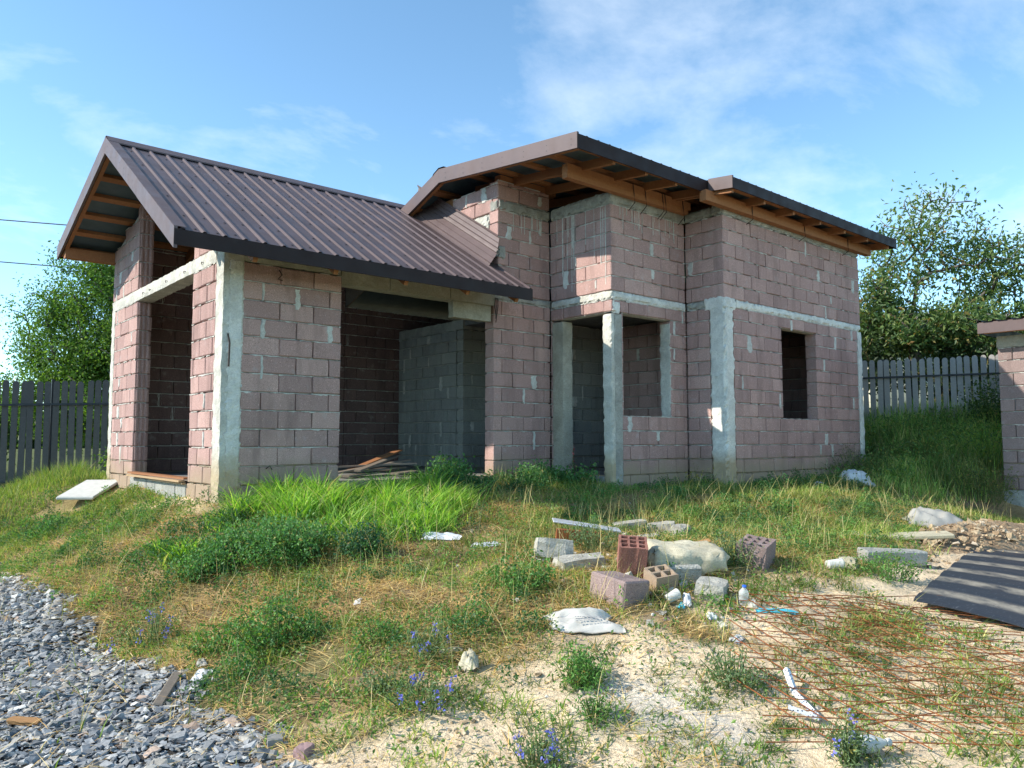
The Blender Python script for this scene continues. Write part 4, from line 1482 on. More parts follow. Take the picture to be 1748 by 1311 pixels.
def blades(x, y, h, w, lean, rng, seg=2, droop=.5, z=None):
    """grass blades: tapering strips that bend over"""
    n = len(x); z = tz(x, y) - .01 if z is None else z
    az = rng.uniform(0, 2 * np.pi, n); fa = az + rng.normal(0, .9, n) + np.pi / 2
    ld = np.stack([np.cos(az), np.sin(az)], -1); wd = np.stack([np.cos(fa), np.sin(fa)], -1)
    V = np.empty((n, 2 * seg + 1, 3))
    for i in range(seg + 1):
        t = i / seg
        off = lean * (t * .5 + t * t * droop)
        zz = h * (t - .32 * droop * t * t * np.clip(lean / np.maximum(h, 1e-3), 0, 2))
        c = np.stack([x + ld[:, 0] * off, y + ld[:, 1] * off, z + zz], -1)
        if i < seg:
            ww = (w * (1 - .55 * t) * .5)[:, None] * wd
            V[:, 2 * i, :] = c; V[:, 2 * i + 1, :] = c
            V[:, 2 * i, :2] -= ww; V[:, 2 * i + 1, :2] += ww
        else:
            V[:, 2 * seg, :] = c
    k = 2 * seg + 1
    B = (np.arange(n) * k)[:, None]
    Q = np.concatenate([B + np.array([2 * i, 2 * i + 1, 2 * i + 3, 2 * i + 2]) for i in range(seg - 1)], 0) if seg > 1 else np.zeros((0, 4), int)
    T = B + np.array([2 * seg - 2, 2 * seg - 1, 2 * seg])
    return V.reshape(-1, 3), ([Q, T] if len(Q) else [T]), k


def lush(x, y):
    c = np.zeros_like(x)
    for cx, cy, r in ((.05, -.65, .40), (.45, -.95, .55), (.9, -.85, .75), (1.25, -1.55, .75), (1.6, -.85, .70), (2.05, -1.15, .5), (.7, -1.5, .5), (2.2, -.45, .45), (.5, -.35, .35), (-.62, -.95, .20), (-.80, -.65, .18), (-1.05, .35, .16), (-.9, -.9, .12), (-1.15, -.1, .12)):
        c = np.maximum(c, sstep(r * 1.1, r * .15, np.hypot(x - cx, y - cy) + .18 * (vnoise(x * 7, y * 7, 19) - .5)))
    return c * sstep(.32, .50, fbm(x * 3.2, y * 3.2, 77, 3))


def tallw(x, y):
    a = sstep(8.6, 10.2, x) * sstep(-3.9, -3.1, y + .0 * x)
    return a * sstep(.2, .4, fbm(x * 1.3, y * 1.3, 83, 3) + .2)


rng = np.random.default_rng(101)
GREEN = [(.14, .225, .045), (.19, .285, .05), (.10, .165, .036), (.28, .31, .08), (.38, .34, .13)]
# 1 lush bright grass in front of the left panel
x, y = scatter(42000, -.8, 3.0, -2.4, 0.0, lush, rng)
n = len(x); hh = rng.uniform(.08, .38, n) * (.35 + 1.1 * fbm(x * 5, y * 5, 13, 2)) * (.55 + .45 * lush(x, y))
V, F, k = blades(x, y, hh, rng.uniform(.008, .017, n), hh * rng.uniform(.25, 1.0, n), rng, 3, .8)
o = big('lush_grass', V, F, M_GRASS, None, tint(n, [(.23, .42, .055), (.30, .50, .07), (.12, .26, .036), (.42, .54, .12), (.56, .48, .22)], [4, 3.2, 3, 1.6, .8], rng, .28, k))
tag(o, 'tall bright green grass in front of the left wall panel', 'grass', kind='stuff')


# 2 short patchy growth over the whole yard
def patch(x, y):
    p = sstep(.43, .58, fbm(x * 1.7, y * 1.7, 61, 4)) * .9 + .06
    p2 = sstep(.47, .62, fbm(x * 3.6 + 5, y * 3.6, 63, 3))
    s = sand_w(x, y)
    p = p + .35 * sstep(.1, -.5, x) * sstep(-1.8, -.8, y) * sstep(.40, .52, fbm(x * 3, y * 3, 67, 3))
    return np.clip((p * (1 - s) + p2 * .8 * s), 0, 1) * (1 - gravel_w(x, y) * .97)


x, y = scatter(480000, -2.6, 9.5, -7.4, 5.5, lambda x, y: patch(x, y) * .62, rng)
n = len(x); hh = rng.uniform(.025, .14, n) * (.45 + 1.0 * vnoise(x * 1.2, y * 1.2, 5))
V, F, k = blades(x, y, hh, rng.uniform(.005, .011, n), hh * rng.uniform(.2, 1.3, n), rng, 2, .6)
o = big('short_grass', V, F, M_GRASS, None, tint(n, GREEN, [3, 3, 2.5, 2.4, 2.2], rng, .28, k) * np.repeat((.62 + .80 * sstep(.3, .7, fbm(x * 2.6, y * 2.6, 147, 3)))[:, None], k, 0))
tag(o, 'patchy short green grass growing over the sloping yard', 'grass', kind='stuff')


# 3 dry straw lying about
def strawd(x, y):
    s = sand_w(x, y)
    a = sstep(.38, .54, fbm(x * 1.2 + 3, y * 1.2 + 8, 87, 4))
    return (.18 + .82 * a) * (1 - .86 * s) * (1 - .93 * gravel_w(x, y)) * (1 - .7 * lush(x, y))


x, y = scatter(300000, -2.4, 8.0, -6.8, 3.0, lambda x, y: strawd(x, y) * .75, rng)
n = len(x)
L = rng.uniform(.06, .34, n); up = rng.uniform(.0, .5, n) ** 1.6 * L
V, F, k = blades(x, y, up + .012, rng.uniform(.0035, .0085, n), L, rng, 2, .5, z=tz(x, y) + .006)
o = big('dry_straw', V, F, M_STRAW, None, tint(n, [(.68, .49, .21), (.56, .385, .15), (.78, .61, .32), (.36, .25, .115), (.62, .37, .125)], [4, 3, 2.5, 2, 1.5], rng, .2, k))
tag(o, 'flattened dry yellow straw scattered over the slope', 'straw', kind='stuff')

# 4 standing dry stalks
x, y = scatter(16000, -2.0, 9.5, -6.0, 1.0, lambda x, y: strawd(x, y) * .5 * (1 - sand_w(x, y)), rng)
n = len(x); hh = rng.uniform(.12, .40, n)
V, F, k = blades(x, y, hh, rng.uniform(.003, .006, n), hh * rng.uniform(.1, .8, n), rng, 3, .5)
o = big('dry_stalks', V, F, M_STRAW, None, tint(n, [(.46, .37, .15), (.36, .34, .12), (.29, .29, .10), (.54, .44, .22)], [3, 3, 2, 2], rng, .2, k))
tag(o, 'thin standing dry grass stalks over the slope', 'stalks', kind='stuff')

# 5 tall weeds between house, grey fence and shed, and round the left corner
x, y = scatter(60000, 8.4, 15.0, -4.3, 1.5, lambda x, y: tallw(x, y) * .9, rng)
n = len(x)
hh = rng.uniform(.12, .62, n) * (.4 + .75 * sstep(9.0, 12.0, x)) * (.45 + vnoise(x * 1.5, y * 1.5, 44))
V, F, k = blades(x, y, hh, rng.uniform(.008, .016, n), hh * rng.uniform(.1, .55, n), rng, 3, .5)
o = big('tall_weeds', V, F, M_GRASS, None, tint(n, [(.13, .23, .05), (.18, .28, .06), (.09, .165, .04), (.26, .29, .08), (.36, .33, .13)], [3, 3, 2, 2, 2.2], rng, .25, k) * np.repeat((.55 + 1.35 * sstep(.3, .7, fbm(x * 1.9, y * 1.9, 145, 3)))[:, None], k, 0))
tag(o, 'tall dark green weeds in front of the grey picket fence', 'weeds', kind='stuff')
x, y = scatter(30000, -3.2, .0, 2.0, 8.5, lambda x, y: sstep(.3, .5, fbm(x * 1.1, y * 1.1, 85, 3)) * sstep(-3.4, -1.2, x), rng)
n = len(x); hh = rng.uniform(.08, .30, n) * (.5 + 1.0 * sstep(4.4, 6.0, y) * sstep(-1.3, -.3, x))
V, F, k = blades(x, y, hh, rng.uniform(.006, .012, n), hh * rng.uniform(.15, .8, n), rng, 2, .5)
o = big('bank_grass', V, F, M_GRASS, None, tint(n, GREEN, [3, 3, 2, 2, 2], rng, .2, k))
tag(o, 'green grass on the bank between gable and dark fence', 'grass', kind='stuff')
x, y = scatter(24000, 4.2, 10.5, -3.2, -.0, lambda x, y: sstep(.42, .6, fbm(x * 2.1, y * 2.1, 95, 3)) * sstep(-3.2, -2.2, y), rng)
n = len(x); hh = rng.uniform(.04, .17, n)
V, F, k = blades(x, y, hh, rng.uniform(.005, .010, n), hh * rng.uniform(.15, .9, n), rng, 2, .5)
o = big('wall_grass', V, F, M_GRASS, None, tint(n, GREEN, [3, 3, 2, 3, 3], rng, .2, k))
tag(o, 'grass growing along the foot of the right walls', 'grass', kind='stuff')

# 6 tiny broad leaves of ground cover
x, y = scatter(230000, -2.2, 9.5, -7.2, 4.5, lambda x, y: sstep(.44, .60, fbm(x * 2.4 + 31, y * 2.4, 66, 4)) * (1 - .75 * sand_w(x, y)) * (1 - gravel_w(x, y)), rng)
n = len(x)
V, F = leaves(np.stack([x, y, tz(x, y) + rng.uniform(.005, .085, n)], -1), .027, rng, .0, .55)
o = big('ground_cover', V, [F], M_LEAF, None, tint(n, [(.10, .20, .04), (.15, .26, .055), (.075, .15, .035), (.22, .27, .07)], [3, 3, 2, 1], rng, .2))
tag(o, 'small leafy ground cover creeping over the slope', 'ground cover', kind='stuff')


# ------------------------------------------------------------------ single plants
def bushy(name, label, x, y, rad, h, nst, nlf, lsize, cols, wts, seed, group=None, aspect=.5, cat='plant', flowers=None, spiky=0.0, cluster=1):
    rng = np.random.default_rng(seed)
    z = tz1(x, y)
    root = empty(name, (x, y, z)); tag(root, label, cat, group)
    mb = MB(); C = []; tips = []
    for s in range(nst):
        a = rng.uniform(0, 2 * math.pi); rr = rad * math.sqrt(rng.random()); bx = rr * .55 * math.cos(a); by = rr * .55 * math.sin(a)
        tx = bx + math.cos(a) * rr * rng.uniform(.3, .8); ty = by + math.sin(a) * rr * rng.uniform(.3, .8)
        hz = h * rng.uniform(.55, 1.05) * (1 - .35 * (rr / max(rad, 1e-3)) ** 2)
        zb = float(tz(np.array([x + bx]), np.array([y + by]))[0]) - z
        p0 = np.array([bx, by, zb - .02]); p2 = np.array([tx, ty, zb + hz]); p1 = (p0 + p2) / 2 + np.array([0, 0, .08 * h])
        pts = [p0, p1, p2]
        mb.tube(pts, [.0035, .003, .0015], 4)
        tips.append(p2)
        m = max(3, int(nlf / nst))
        t = rng.uniform(.12, 1.0, m) ** .8
        P = ((1 - t) ** 2)[:, None] * p0 + (2 * t * (1 - t))[:, None] * p1 + (t ** 2)[:, None] * p2
        C.append(P + rng.normal(size=(m, 3)) * (.03 + .03 * h))
    C = np.vstack(C)
    stem = mb.obj('stems', M_STEM, root)
    V, F = leaves(C, lsize, rng, -.25 if spiky else .15, aspect)
    big('leaves', V, [F], M_LEAF, root, tint(len(C), list(cols) + [(.38, .33, .09), (.30, .20, .08)], list(wts) + [.25, .12], rng, .26))
    if flowers:
        fm, nf, fs = flowers
        V = []; F = []
        P = []
        for i in range(nf):
            tp = tips[i % len(tips)]
            for q in range(16):
                P.append(tp + np.array([rng.normal() * .010, rng.normal() * .010, -.10 * rng.random() * h / .3 + .02]))
        V, F = leaves(np.array(P), fs, rng, .0, .8)
        big('flowers', V, [F], M_LEAF, root, tint(len(P), fm, [1] * len(fm), rng))['kind'] = 'stuff'
    return root


# low leafy weeds in uneven clumps over slope and yard
def clumps(cx, cy, rmin, rmax, hmax, per, lsz, cols, wts, name, label, seed):
    rg_ = np.random.default_rng(seed); P = []; K = []
    for a, b in zip(cx, cy):
        rr_ = rg_.uniform(rmin, rmax); m = int(per * (rr_ / rmax) ** 2 * rg_.uniform(.6, 1.3)) + 12
        q = rg_.normal(size=(m, 2)) * rr_ * np.array([1.0, rg_.uniform(.5, 1.0)]) * .55
        an = rg_.uniform(0, 3.14); q = np.stack([q[:, 0] * math.cos(an) - q[:, 1] * math.sin(an), q[:, 0] * math.sin(an) + q[:, 1] * math.cos(an)], -1)
        hh_ = hmax * rg_.uniform(.35, 1.0) * np.exp(-(q ** 2).sum(1) / (rr_ ** 2)) * rg_.random(m) ** .6
        P.append(np.stack([a + q[:, 0], b + q[:, 1], hh_ + .006], -1))
        base = np.array(cols)[rg_.choice(len(cols), p=np.array(wts) / sum(wts))]
        K.append(base * rg_.uniform(.7, 1.3, (m, 1)))
    P = np.vstack(P); K = np.vstack(K)
    k = off_house(P[:, 0], P[:, 1]); P, K = P[k], K[k]
    P[:, 2] += tz(P[:, 0], P[:, 1])
    V, F = leaves(P, lsz, rg_, -.1, .5)
    o = big(name, V, [F], M_LEAF, None, np.repeat(K, 4, 0)); tag(o, label, 'weeds', kind='stuff')
CG = [(.07, .17, .05), (.10, .23, .055), (.055, .125, .04), (.15, .28, .06), (.20, .27, .07)]
cx, cy = scatter(1500, -2.0, 8.5, -5.2, 4.5, lambda x, y: (.25 + .75 * sstep(.42, .58, fbm(x * 1.1 + 7, y * 1.1, 97, 3))) * (1 - sand_w(x, y)) * (1 - gravel_w(x, y)), rng)
k = rng.random(len(cx)) < np.clip(460 / max(1, len(cx)), 0, 1)
clumps(cx[k], cy[k], .05, .20, .20, 300, .026, CG, [3, 3, 3, 2, 1], 'weed_clumps', 'low leafy green weeds in clumps over the slope', 301)
cx = np.concatenate([rng.uniform(2.2, 4.7, 40), rng.uniform(-.9, 0.1, 16), rng.uniform(6.5, 10.4, 16)]); cy = np.concatenate([rng.uniform(-1.0, -.2, 40), rng.uniform(-1.5, -.5, 16), rng.uniform(-2.5, -2.0, 16)])
clumps(cx, cy, .10, .26, .30, 420, .032, [(.07, .17, .05), (.09, .21, .055), (.055, .13, .04)], [3, 2, 3], 'wall_weeds', 'dark leafy weeds along the foot of the walls', 303)
# rosettes on the bare soil
cx, cy = scatter(420, -1.2, 4.5, -7.2, -4.3, lambda x, y: .25 + .6 * sand_w(x, y), rng)
rx = np.concatenate([a + rng.normal(0, .045, 46) for a in cx]); ry = np.concatenate([b + rng.normal(0, .045, 46) for b in cy])
k = off_house(rx, ry); rx, ry = rx[k], ry[k]; n = len(rx); hh = rng.uniform(.015, .08, n)
V, F, k = blades(rx, ry, hh, rng.uniform(.005, .011, n), hh * rng.uniform(.5, 1.6, n), rng, 2, .7)
o = big('soil_rosettes', V, F, M_GRASS, None, tint(n, [(.10, .17, .045), (.14, .21, .055), (.075, .125, .038), (.26, .26, .09)], [3, 2, 3, .8], rng, .25, k))
tag(o, 'small flat tufts of weeds on the bare soil', 'weeds', kind='stuff')
# leafy weeds standing among the tall grass by the grey fence
x, y = scatter(40000, 8.8, 14.6, -4.0, 1.2, lambda x, y: tallw(x, y) * sstep(.40, .58, fbm(x * 1.8, y * 1.8, 29, 3)), rng)
n = len(x)
V, F = leaves(np.stack([x, y, tz(x, y) + rng.uniform(.05, .62, n) * (.45 + .6 * sstep(9.5, 12, x))], -1), .06, rng, .2, .45)
o = big('leafy_weeds', V, [F], M_LEAF, None, tint(n, [(.11, .20, .045), (.16, .26, .06), (.08, .15, .04), (.30, .30, .07)], [3, 3, 2, 1], rng, .25))
tag(o, 'leafy weeds among the tall grass in front of the grey fence', 'weeds', kind='stuff')
M_STEM = m_plain('green_stem', (.10, .14, .045), .7, .2)
CLOV = [(.085, .215, .060), (.12, .27, .08), (.062, .16, .05), (.18, .33, .10)]
BRI = [(.09, .215, .045), (.135, .28, .06), (.065, .155, .038)]
GRY = [(.14, .21, .095), (.18, .25, .115), (.105, .16, .075)]
BLUE = [(.13, .15, .60), (.18, .20, .68), (.22, .18, .60)]
bushy('clover_clump', 'largest dark green clover clump below the bright grass', -.02, -1.72, .36, .38, 110, 5200, .028, CLOV, [3, 3, 2, 1.5], 201, 'clover clumps', .6)
bushy('clover_clump', 'clover clump next to the largest one on its gravel side', -.38, -1.38, .27, .33, 80, 3200, .027, CLOV, [3, 3, 2, 1.5], 202, 'clover clumps', .6)
bushy('clover_clump', 'low clover clump nearest the gravel on the bank', -.62, -1.30, .22, .22, 50, 1700, .026, CLOV, [3, 3, 2, 1], 203, 'clover clumps', .6)
bushy('clover_clump', 'round bluish green clover clump alone on dry straw right of the largest', .42, -2.20, .19, .28, 50, 2000, .027, [(.045, .125, .055), (.07, .17, .075), (.03, .09, .04)], [2, 2, 1], 204, 'clover clumps', .6)
bushy('clover_clump', 'upright clover clump above the bare soil next to the gravel', -.72, -3.10, .24, .34, 46, 1300, .030, BRI, [3, 3, 2], 205, 'clover clumps', .55)
bushy('clover_clump', 'spreading low clover clump at the gravel edge', -.95, -2.70, .22, .16, 36, 700, .028, BRI, [3, 3, 2], 206, 'clover clumps', .55)
bushy('nettle_bush', 'dark green leafy bush in front of the wide wall opening', 2.72, -.32, .30, .42, 60, 1900, .045, CLOV, [2, 3, 3, 2], 207, None, .6)
bushy('leafy_weed', 'dark green leafy weed at the foot of the block pillar', 3.95, -.55, .34, .30, 50, 1400, .04, CLOV, [2, 3, 3, 1], 208, 'leafy weeds', .6)
bushy('leafy_weed', 'broad leafy weed beside the doorway step', 4.45, -.85, .26, .26, 40, 900, .04, CLOV, [2, 3, 3, 1], 209, 'leafy weeds', .6)
bushy('leafy_weed', 'grey green rounded weed standing alone on bare soil in the front centre', .18, -5.02, .125, .20, 34, 900, .030, BRI, [2, 3, 2], 210, 'leafy weeds', .35, spiky=1)
bushy('leafy_weed', 'small green weed below the pale lime patch', -.02, -5.35, .085, .12, 22, 420, .024, BRI, [3, 3, 2], 211, 'leafy weeds', .35, spiky=1)
bushy('leafy_weed', 'bright green weed on the straw left of the cement sack', .80, -3.85, .20, .26, 34, 900, .034, BRI, [3, 3, 2], 212, 'leafy weeds', .45)
bushy('leafy_weed', 'feathery green weed behind the red hollow block', 1.95, -3.45, .22, .30, 34, 900, .03, GRY, [2, 3, 2], 213, 'leafy weeds', .35, spiky=1)
bushy('leafy_weed', 'green weed in front of the cream foam slab', 2.42, -4.55, .16, .28, 30, 700, .03, GRY, [2, 3, 2], 214, 'leafy weeds', .35, spiky=1)
bushy('leafy_weed', 'low weed between the wire mesh and the lime patch', .86, -5.55, .17, .18, 34, 700, .028, GRY, [2, 3, 2], 215, 'leafy weeds', .35, spiky=1)
bushy('leafy_weed', 'bushy weed beside the grey concrete beam on the right', 3.55, -5.25, .25, .24, 36, 900, .03, BRI, [2, 3, 2], 216, 'leafy weeds', .4)
bushy('leafy_weed', 'low weed on bare soil near the gravel tip', -.62, -4.30, .13, .11, 26, 450, .024, GRY, [2, 3, 2], 217, 'leafy weeds', .4)
bushy('leafy_weed', 'small round weed on the dry grass below the right window', 5.3, -3.3, .16, .2, 26, 500, .035, BRI, [2, 3, 2], 218, 'leafy weeds', .5)
bushy('leafy_weed', 'dark weed on the left bank above the gravel', -1.05, 2.6, .3, .22, 36, 700, .04, CLOV, [2, 3, 3, 1], 219, 'leafy weeds', .55)
bushy('leafy_weed', 'weed at the foot of the slope left of the flattened straw', -.30, -3.70, .16, .17, 30, 500, .028, BRI, [2, 3, 2], 220, 'leafy weeds', .45)
bushy('leafy_weed', 'tall thin weed at the right corner of the house', 9.6, -2.15, .55, .62, 70, 1500, .03, [(.06, .09, .03), (.09, .12, .04)], [1, 1], 221, 'leafy weeds', .3, spiky=1)
bushy('leafy_weed', 'yellow green weed bush against the shed wall', 10.3, -3.75, .45, .75, 60, 1700, .04, [(.12, .15, .035), (.07, .11, .03), (.17, .18, .05)], [2, 2, 1], 222, 'leafy weeds', .4)
bushy('leafy_weed', 'dark vine bush climbing the right end of the grey fence', 13.2, -3.2, .55, 1.5, 60, 3000, .065, [(.045, .085, .02), (.07, .12, .028), (.10, .14, .03)], [3, 2, 1], 223, 'leafy weeds', .5)
bushy('leafy_weed', 'yellow leaved weed by the corner column foot', 5.9, -1.75, .28, .30, 14, 90, .045, [(.30, .27, .03), (.16, .18, .04)], [1, 2], 224, 'leafy weeds', .3, spiky=1)
for i, (px_, py_, r_, h_, nf, lab) in enumerate(((-1.20, -2.02, .20, .30, 9, 'blue flowering plant at the gravel edge on the left'), (-.56, -4.62, .20, .15, 9, 'blue flowering plant spreading over bare soil at the front'),
                                                 (-.48, -5.42, .13, .16, 8, 'blue flowering plant at the bottom edge of the yard'), (.60, -6.33, .07, .22, 4, 'blue flowering spike beside the wire mesh'),
                                                 (-.20, -4.15, .17, .17, 6, 'faint blue flowering plant left of the crumpled cream paper'))):
    bushy('flowering_plant', lab, px_, py_, r_, h_, 30, 560, .030, GRY, [2, 3, 2], 240 + i, 'blue flowering plants', .28, flowers=(BLUE, nf, .016), spiky=1)
bushy('pink_flower', 'thin pink flower spike by the pillar next to the doorway', 4.55, -.62, .05, .52, 4, 24, .03, GRY, [1, 1, 1], 250, None, .3, flowers=([(.45, .08, .12), (.5, .14, .18)], 4, .022), spiky=1)

# ------------------------------------------------------------------ gravel
def stones(x, y, z, size, rng, flat=.38, jit=.28):
    """broken stones: jittered flattened cuboids (angular) with one chipped corner"""
    n = len(x)
    B = np.array([(-1, -1, -1), (1, -1, -1), (1, 1, -1), (-1, 1, -1), (-1, -1, 1), (1, -1, 1), (1, 1, 1), (-1, 1, 1), (0, -1.12, 0), (0, 1.12, 0)], float)
    B[:8, :2] *= .92
    F = np.array([(0, 3, 2), (0, 2, 1), (4, 5, 6), (4, 6, 7), (1, 2, 6), (1, 6, 5), (3, 0, 4), (3, 4, 7), (0, 1, 8), (1, 5, 8), (5, 4, 8), (4, 0, 8), (2, 3, 9), (3, 7, 9), (7, 6, 9), (6, 2, 9)])
    V = B[None] + rng.uniform(-jit, jit, (n, 10, 3)) * 2.1
    V[:, 4:8] *= rng.uniform(.55, 1.0, (n, 4, 1))
    V = V * np.stack([rng.uniform(.6, 1.15, n), rng.uniform(.55, 1.0, n), rng.uniform(flat * .5, flat * 1.3, n)], -1)[:, None] * (size / 2)[:, None, None]
    a = rng.uniform(0, 2 * np.pi, n); ca, sa = np.cos(a)[:, None], np.sin(a)[:, None]
    X = V[..., 0] * ca - V[..., 1] * sa; Y = V[..., 0] * sa + V[..., 1] * ca; Z = V[..., 2]
    b = rng.normal(0, .24, n)[:, None]; X, Z = X * np.cos(b) - Z * np.sin(b), X * np.sin(b) + Z * np.cos(b)
    b = rng.normal(0, .24, n)[:, None]; Y, Z = Y * np.cos(b) - Z * np.sin(b), Y * np.sin(b) + Z * np.cos(b)
    P = np.stack([X + x[:, None], Y + y[:, None], Z + z[:, None]], -1).reshape(-1, 3)
    FF = ((np.arange(n) * 10)[:, None, None] + F[None]).reshape(-1, 3)
    return P, FF


rng = np.random.default_rng(55)
def gd(x, y):
    px, py, d = proj(np.stack([x, y, np.full_like(x, -1.0)], -1))
    return np.clip(gravel_w(x, y) ** 1.3, 0, 1) * np.clip(5.2 / np.maximum(d, 1), .25, 1)
x, y = scatter(120000, -5.2, -.9, -6.3, 5.5, gd, rng)
n = len(x)
_, _, dd = proj(np.stack([x, y, np.full_like(x, -1.0)], -1))
sz = rng.lognormal(math.log(.027), .50, n) * np.clip(.75 + dd / 14, 1, 1.5)
sz = np.clip(sz, .012, .085)
z = tz(x, y) + rng.uniform(-.004, .020, n)
P, FF = stones(x, y, z, sz, rng, .30)
o = big('gravel', P, [FF], M_STONE, None, tint(n, [(.285, .29, .29), (.21, .22, .228), (.37, .37, .36), (.55, .54, .50), (.37, .345, .30), (.14, .15, .16), (.38, .29, .23)], [5, 4.5, 3.4, 1.2, 2.4, 3, .3], rng, .25, 10))
tag(o, 'grey blue crushed stone gravel of the drive', 'gravel', kind='stuff')
# pebbles and clods in the bare soil
x, y = scatter(16000, -1.6, 8.0, -7.4, 1.5, lambda x, y: .12 + .88 * sand_w(x, y), rng)
n = len(x); sz = np.clip(rng.lognormal(math.log(.016), .5, n), .006, .06)
P, FF = stones(x, y, tz(x, y) + .001, sz, rng, .6)
o = big('soil_clods', P, [FF], M_STONE, None, tint(n, [(.40, .31, .20), (.46, .38, .27), (.32, .24, .15), (.50, .46, .40)], [4, 3, 2, 1], rng, .2, 10))
tag(o, 'small clods and pebbles in the pale soil', 'pebbles', kind='stuff')
# ------------------------------------------------------------------ rubble and litter
def hollow_block(name, label, loc, rot, m, L=.39, W=.19, H=.19, nx=3, ny=2, group='loose blocks', wt=.028):
    """a hollow block lying with its cells open upwards: outer body and one deep cell lining per hole"""
    mb = MB()
    # body as walls: outer ring and webs, each a box butted to its neighbour
    cw = (L - wt * (nx + 1)) / nx; cl = (W - wt * (ny + 1)) / ny
    e = .0006
    V, F = [], []
    xs = [-L / 2]
    for i in range(nx): xs += [xs[-1] + wt, xs[-1] + wt + cw]
    xs.append(L / 2)
    ys = [-W / 2]
    for j in range(ny): ys += [ys[-1] + wt, ys[-1] + wt + cl]
    ys.append(W / 2)
    nxs, nys = len(xs), len(ys)
    def id_(i, j, t): return (t * nxs + i) * nys + j
    for t, z in ((0, 0.0), (1, H)):
        for i in range(nxs):
            for j in range(nys):
                V.append((xs[i] + random.uniform(-.002, .002), ys[j] + random.uniform(-.002, .002), z + random.uniform(-.003, .003)))
    hole = lambda i, j: i % 2 == 1 and j % 2 == 1
    for i in range(nxs - 1):
        for j in range(nys - 1):
            F.append((id_(i, j, 0), id_(i, j + 1, 0), id_(i + 1, j + 1, 0), id_(i + 1, j, 0)))
            if not hole(i, j):
                F.append((id_(i, j, 1), id_(i + 1, j, 1), id_(i + 1, j + 1, 1), id_(i, j + 1, 1)))
            else:
                b = len(V); z = .03
                c4 = [id_(i, j, 1), id_(i + 1, j, 1), id_(i + 1, j + 1, 1), id_(i, j + 1, 1)]
                for q in c4: V.append((V[q][0] * .985, V[q][1] * .985, z))
                for k in range(4): F.append((c4[k], c4[(k + 1) % 4], b + (k + 1) % 4, b + k))
                F.append((b, b + 1, b + 2, b + 3))
    for i in range(nxs - 1):
        F.append((id_(i, 0, 0), id_(i + 1, 0, 0), id_(i + 1, 0, 1), id_(i, 0, 1)))
        F.append((id_(i + 1, nys - 1, 0), id_(i, nys - 1, 0), id_(i, nys - 1, 1), id_(i + 1, nys - 1, 1)))
    for j in range(nys - 1):
        F.append((id_(0, j + 1, 0), id_(0, j, 0), id_(0, j, 1), id_(0, j + 1, 1)))
        F.append((id_(nxs - 1, j, 0), id_(nxs - 1, j + 1, 0), id_(nxs - 1, j + 1, 1), id_(nxs - 1, j, 1)))
    o = obj(name, V, F, m, None, loc=loc, rot=rot)
    return tag(o, label, 'block', group)


def lump(name, label, loc, dims, rot, m, cat, seed=1, group=None, jit=.12, sub=2):
    """an irregular broken piece"""
    import bmesh
    rnd = random.Random(seed)
    bm = bmesh.new(); bmesh.ops.create_cube(bm, size=1.0)
    bmesh.ops.subdivide_edges(bm, edges=bm.edges[:], cuts=3, use_grid_fill=True)
    for v in bm.verts:
        n = v.co.normalized()
        f = (float(fbm(np.array([v.co.x * 3 + seed]), np.array([v.co.y * 3 + v.co.z * 2.3]), seed, 3)[0]) - .5) * 2 * jit
        r = v.co.length
        if r > .8: v.co *= .93
        v.co += n * f
        v.co += Vector((rnd.uniform(-.02, .02),) * 3)
        v.co = Vector((v.co.x * dims[0], v.co.y * dims[1], v.co.z * dims[2]))
    me = bpy.data.meshes.new(name); bm.to_mesh(me); bm.free(); me.materials.append(m)
    o = bpy.data.objects.new(name, me); o.location = loc; o.rotation_euler = rot; link(o)
    return tag(o, label, cat, group)


def board(name, label, loc, dims, rot, m, cat, group=None, c=.006):
    V, F = chamfer_box(*dims, c, .004)
    o = obj(name, V, F, m, None, loc=loc, rot=rot)
    return tag(o, label, cat, group)


def crumple(name, label, loc, lx, ly, h, rz, m, cat, seed, fold=.6, n=22, group=None, thick=.003, shape=None, parent=None):
    """crumpled film, sack or paper: a wrinkled sheet with its own thickness"""
    V = []; F = []
    c, s = math.cos(rz), math.sin(rz)
    top = []
    for i in range(n + 1):
        for j in range(n + 1):
            u, v = i / n - .5, j / n - .5
            e = 1.0 + (float(vnoise(np.array([math.atan2(v, u) * 1.7 + seed]), np.array([seed * 1.3]), seed)[0]) - .5) * .5
            x, y = u * lx * e, v * ly * e
            w = float(fbm(np.array([u * 5 + seed]), np.array([v * 5 - seed]), seed, 3)[0])
            rdg = 1 - abs(2 * float(fbm(np.array([u * 4 + seed * 2]), np.array([v * 4]), seed + 5, 2)[0]) - 1)
            edge = max(0, 1 - (max(abs(u), abs(v)) * 2) ** 4)
            z = h * (fold * w + (1 - fold) * rdg) * (.25 + .75 * edge)
            if shape: z += shape(u, v)
            X, Y = x * c - y * s, x * s + y * c
            top.append((X, Y, z + .006))
    tp = np.array(top); tp[:, 2] += tz(tp[:, 0] + loc[0], tp[:, 1] + loc[1]) - loc[2]; top = [tuple(q) for q in tp]
    k = n + 1
    V = top + [(a, b, z - thick) for a, b, z in top]
    for i in range(n):
        for j in range(n):
            q = i * k + j
            F.append((q, q + k, q + k + 1, q + 1)); b = k * k
            F.append((b + q, b + q + 1, b + q + k + 1, b + q + k))
    b = k * k
    for i in range(n):
        for (p, q) in ((i * k, (i + 1) * k), ((i + 1) * k + n, i * k + n), (i + 1, i), (n * k + i, n * k + i + 1)):
            F.append((p, q, b + q, b + p))
    o = obj(name, V, F, m, parent, True, loc=loc)
    return tag(o, label, cat, group) if label else o


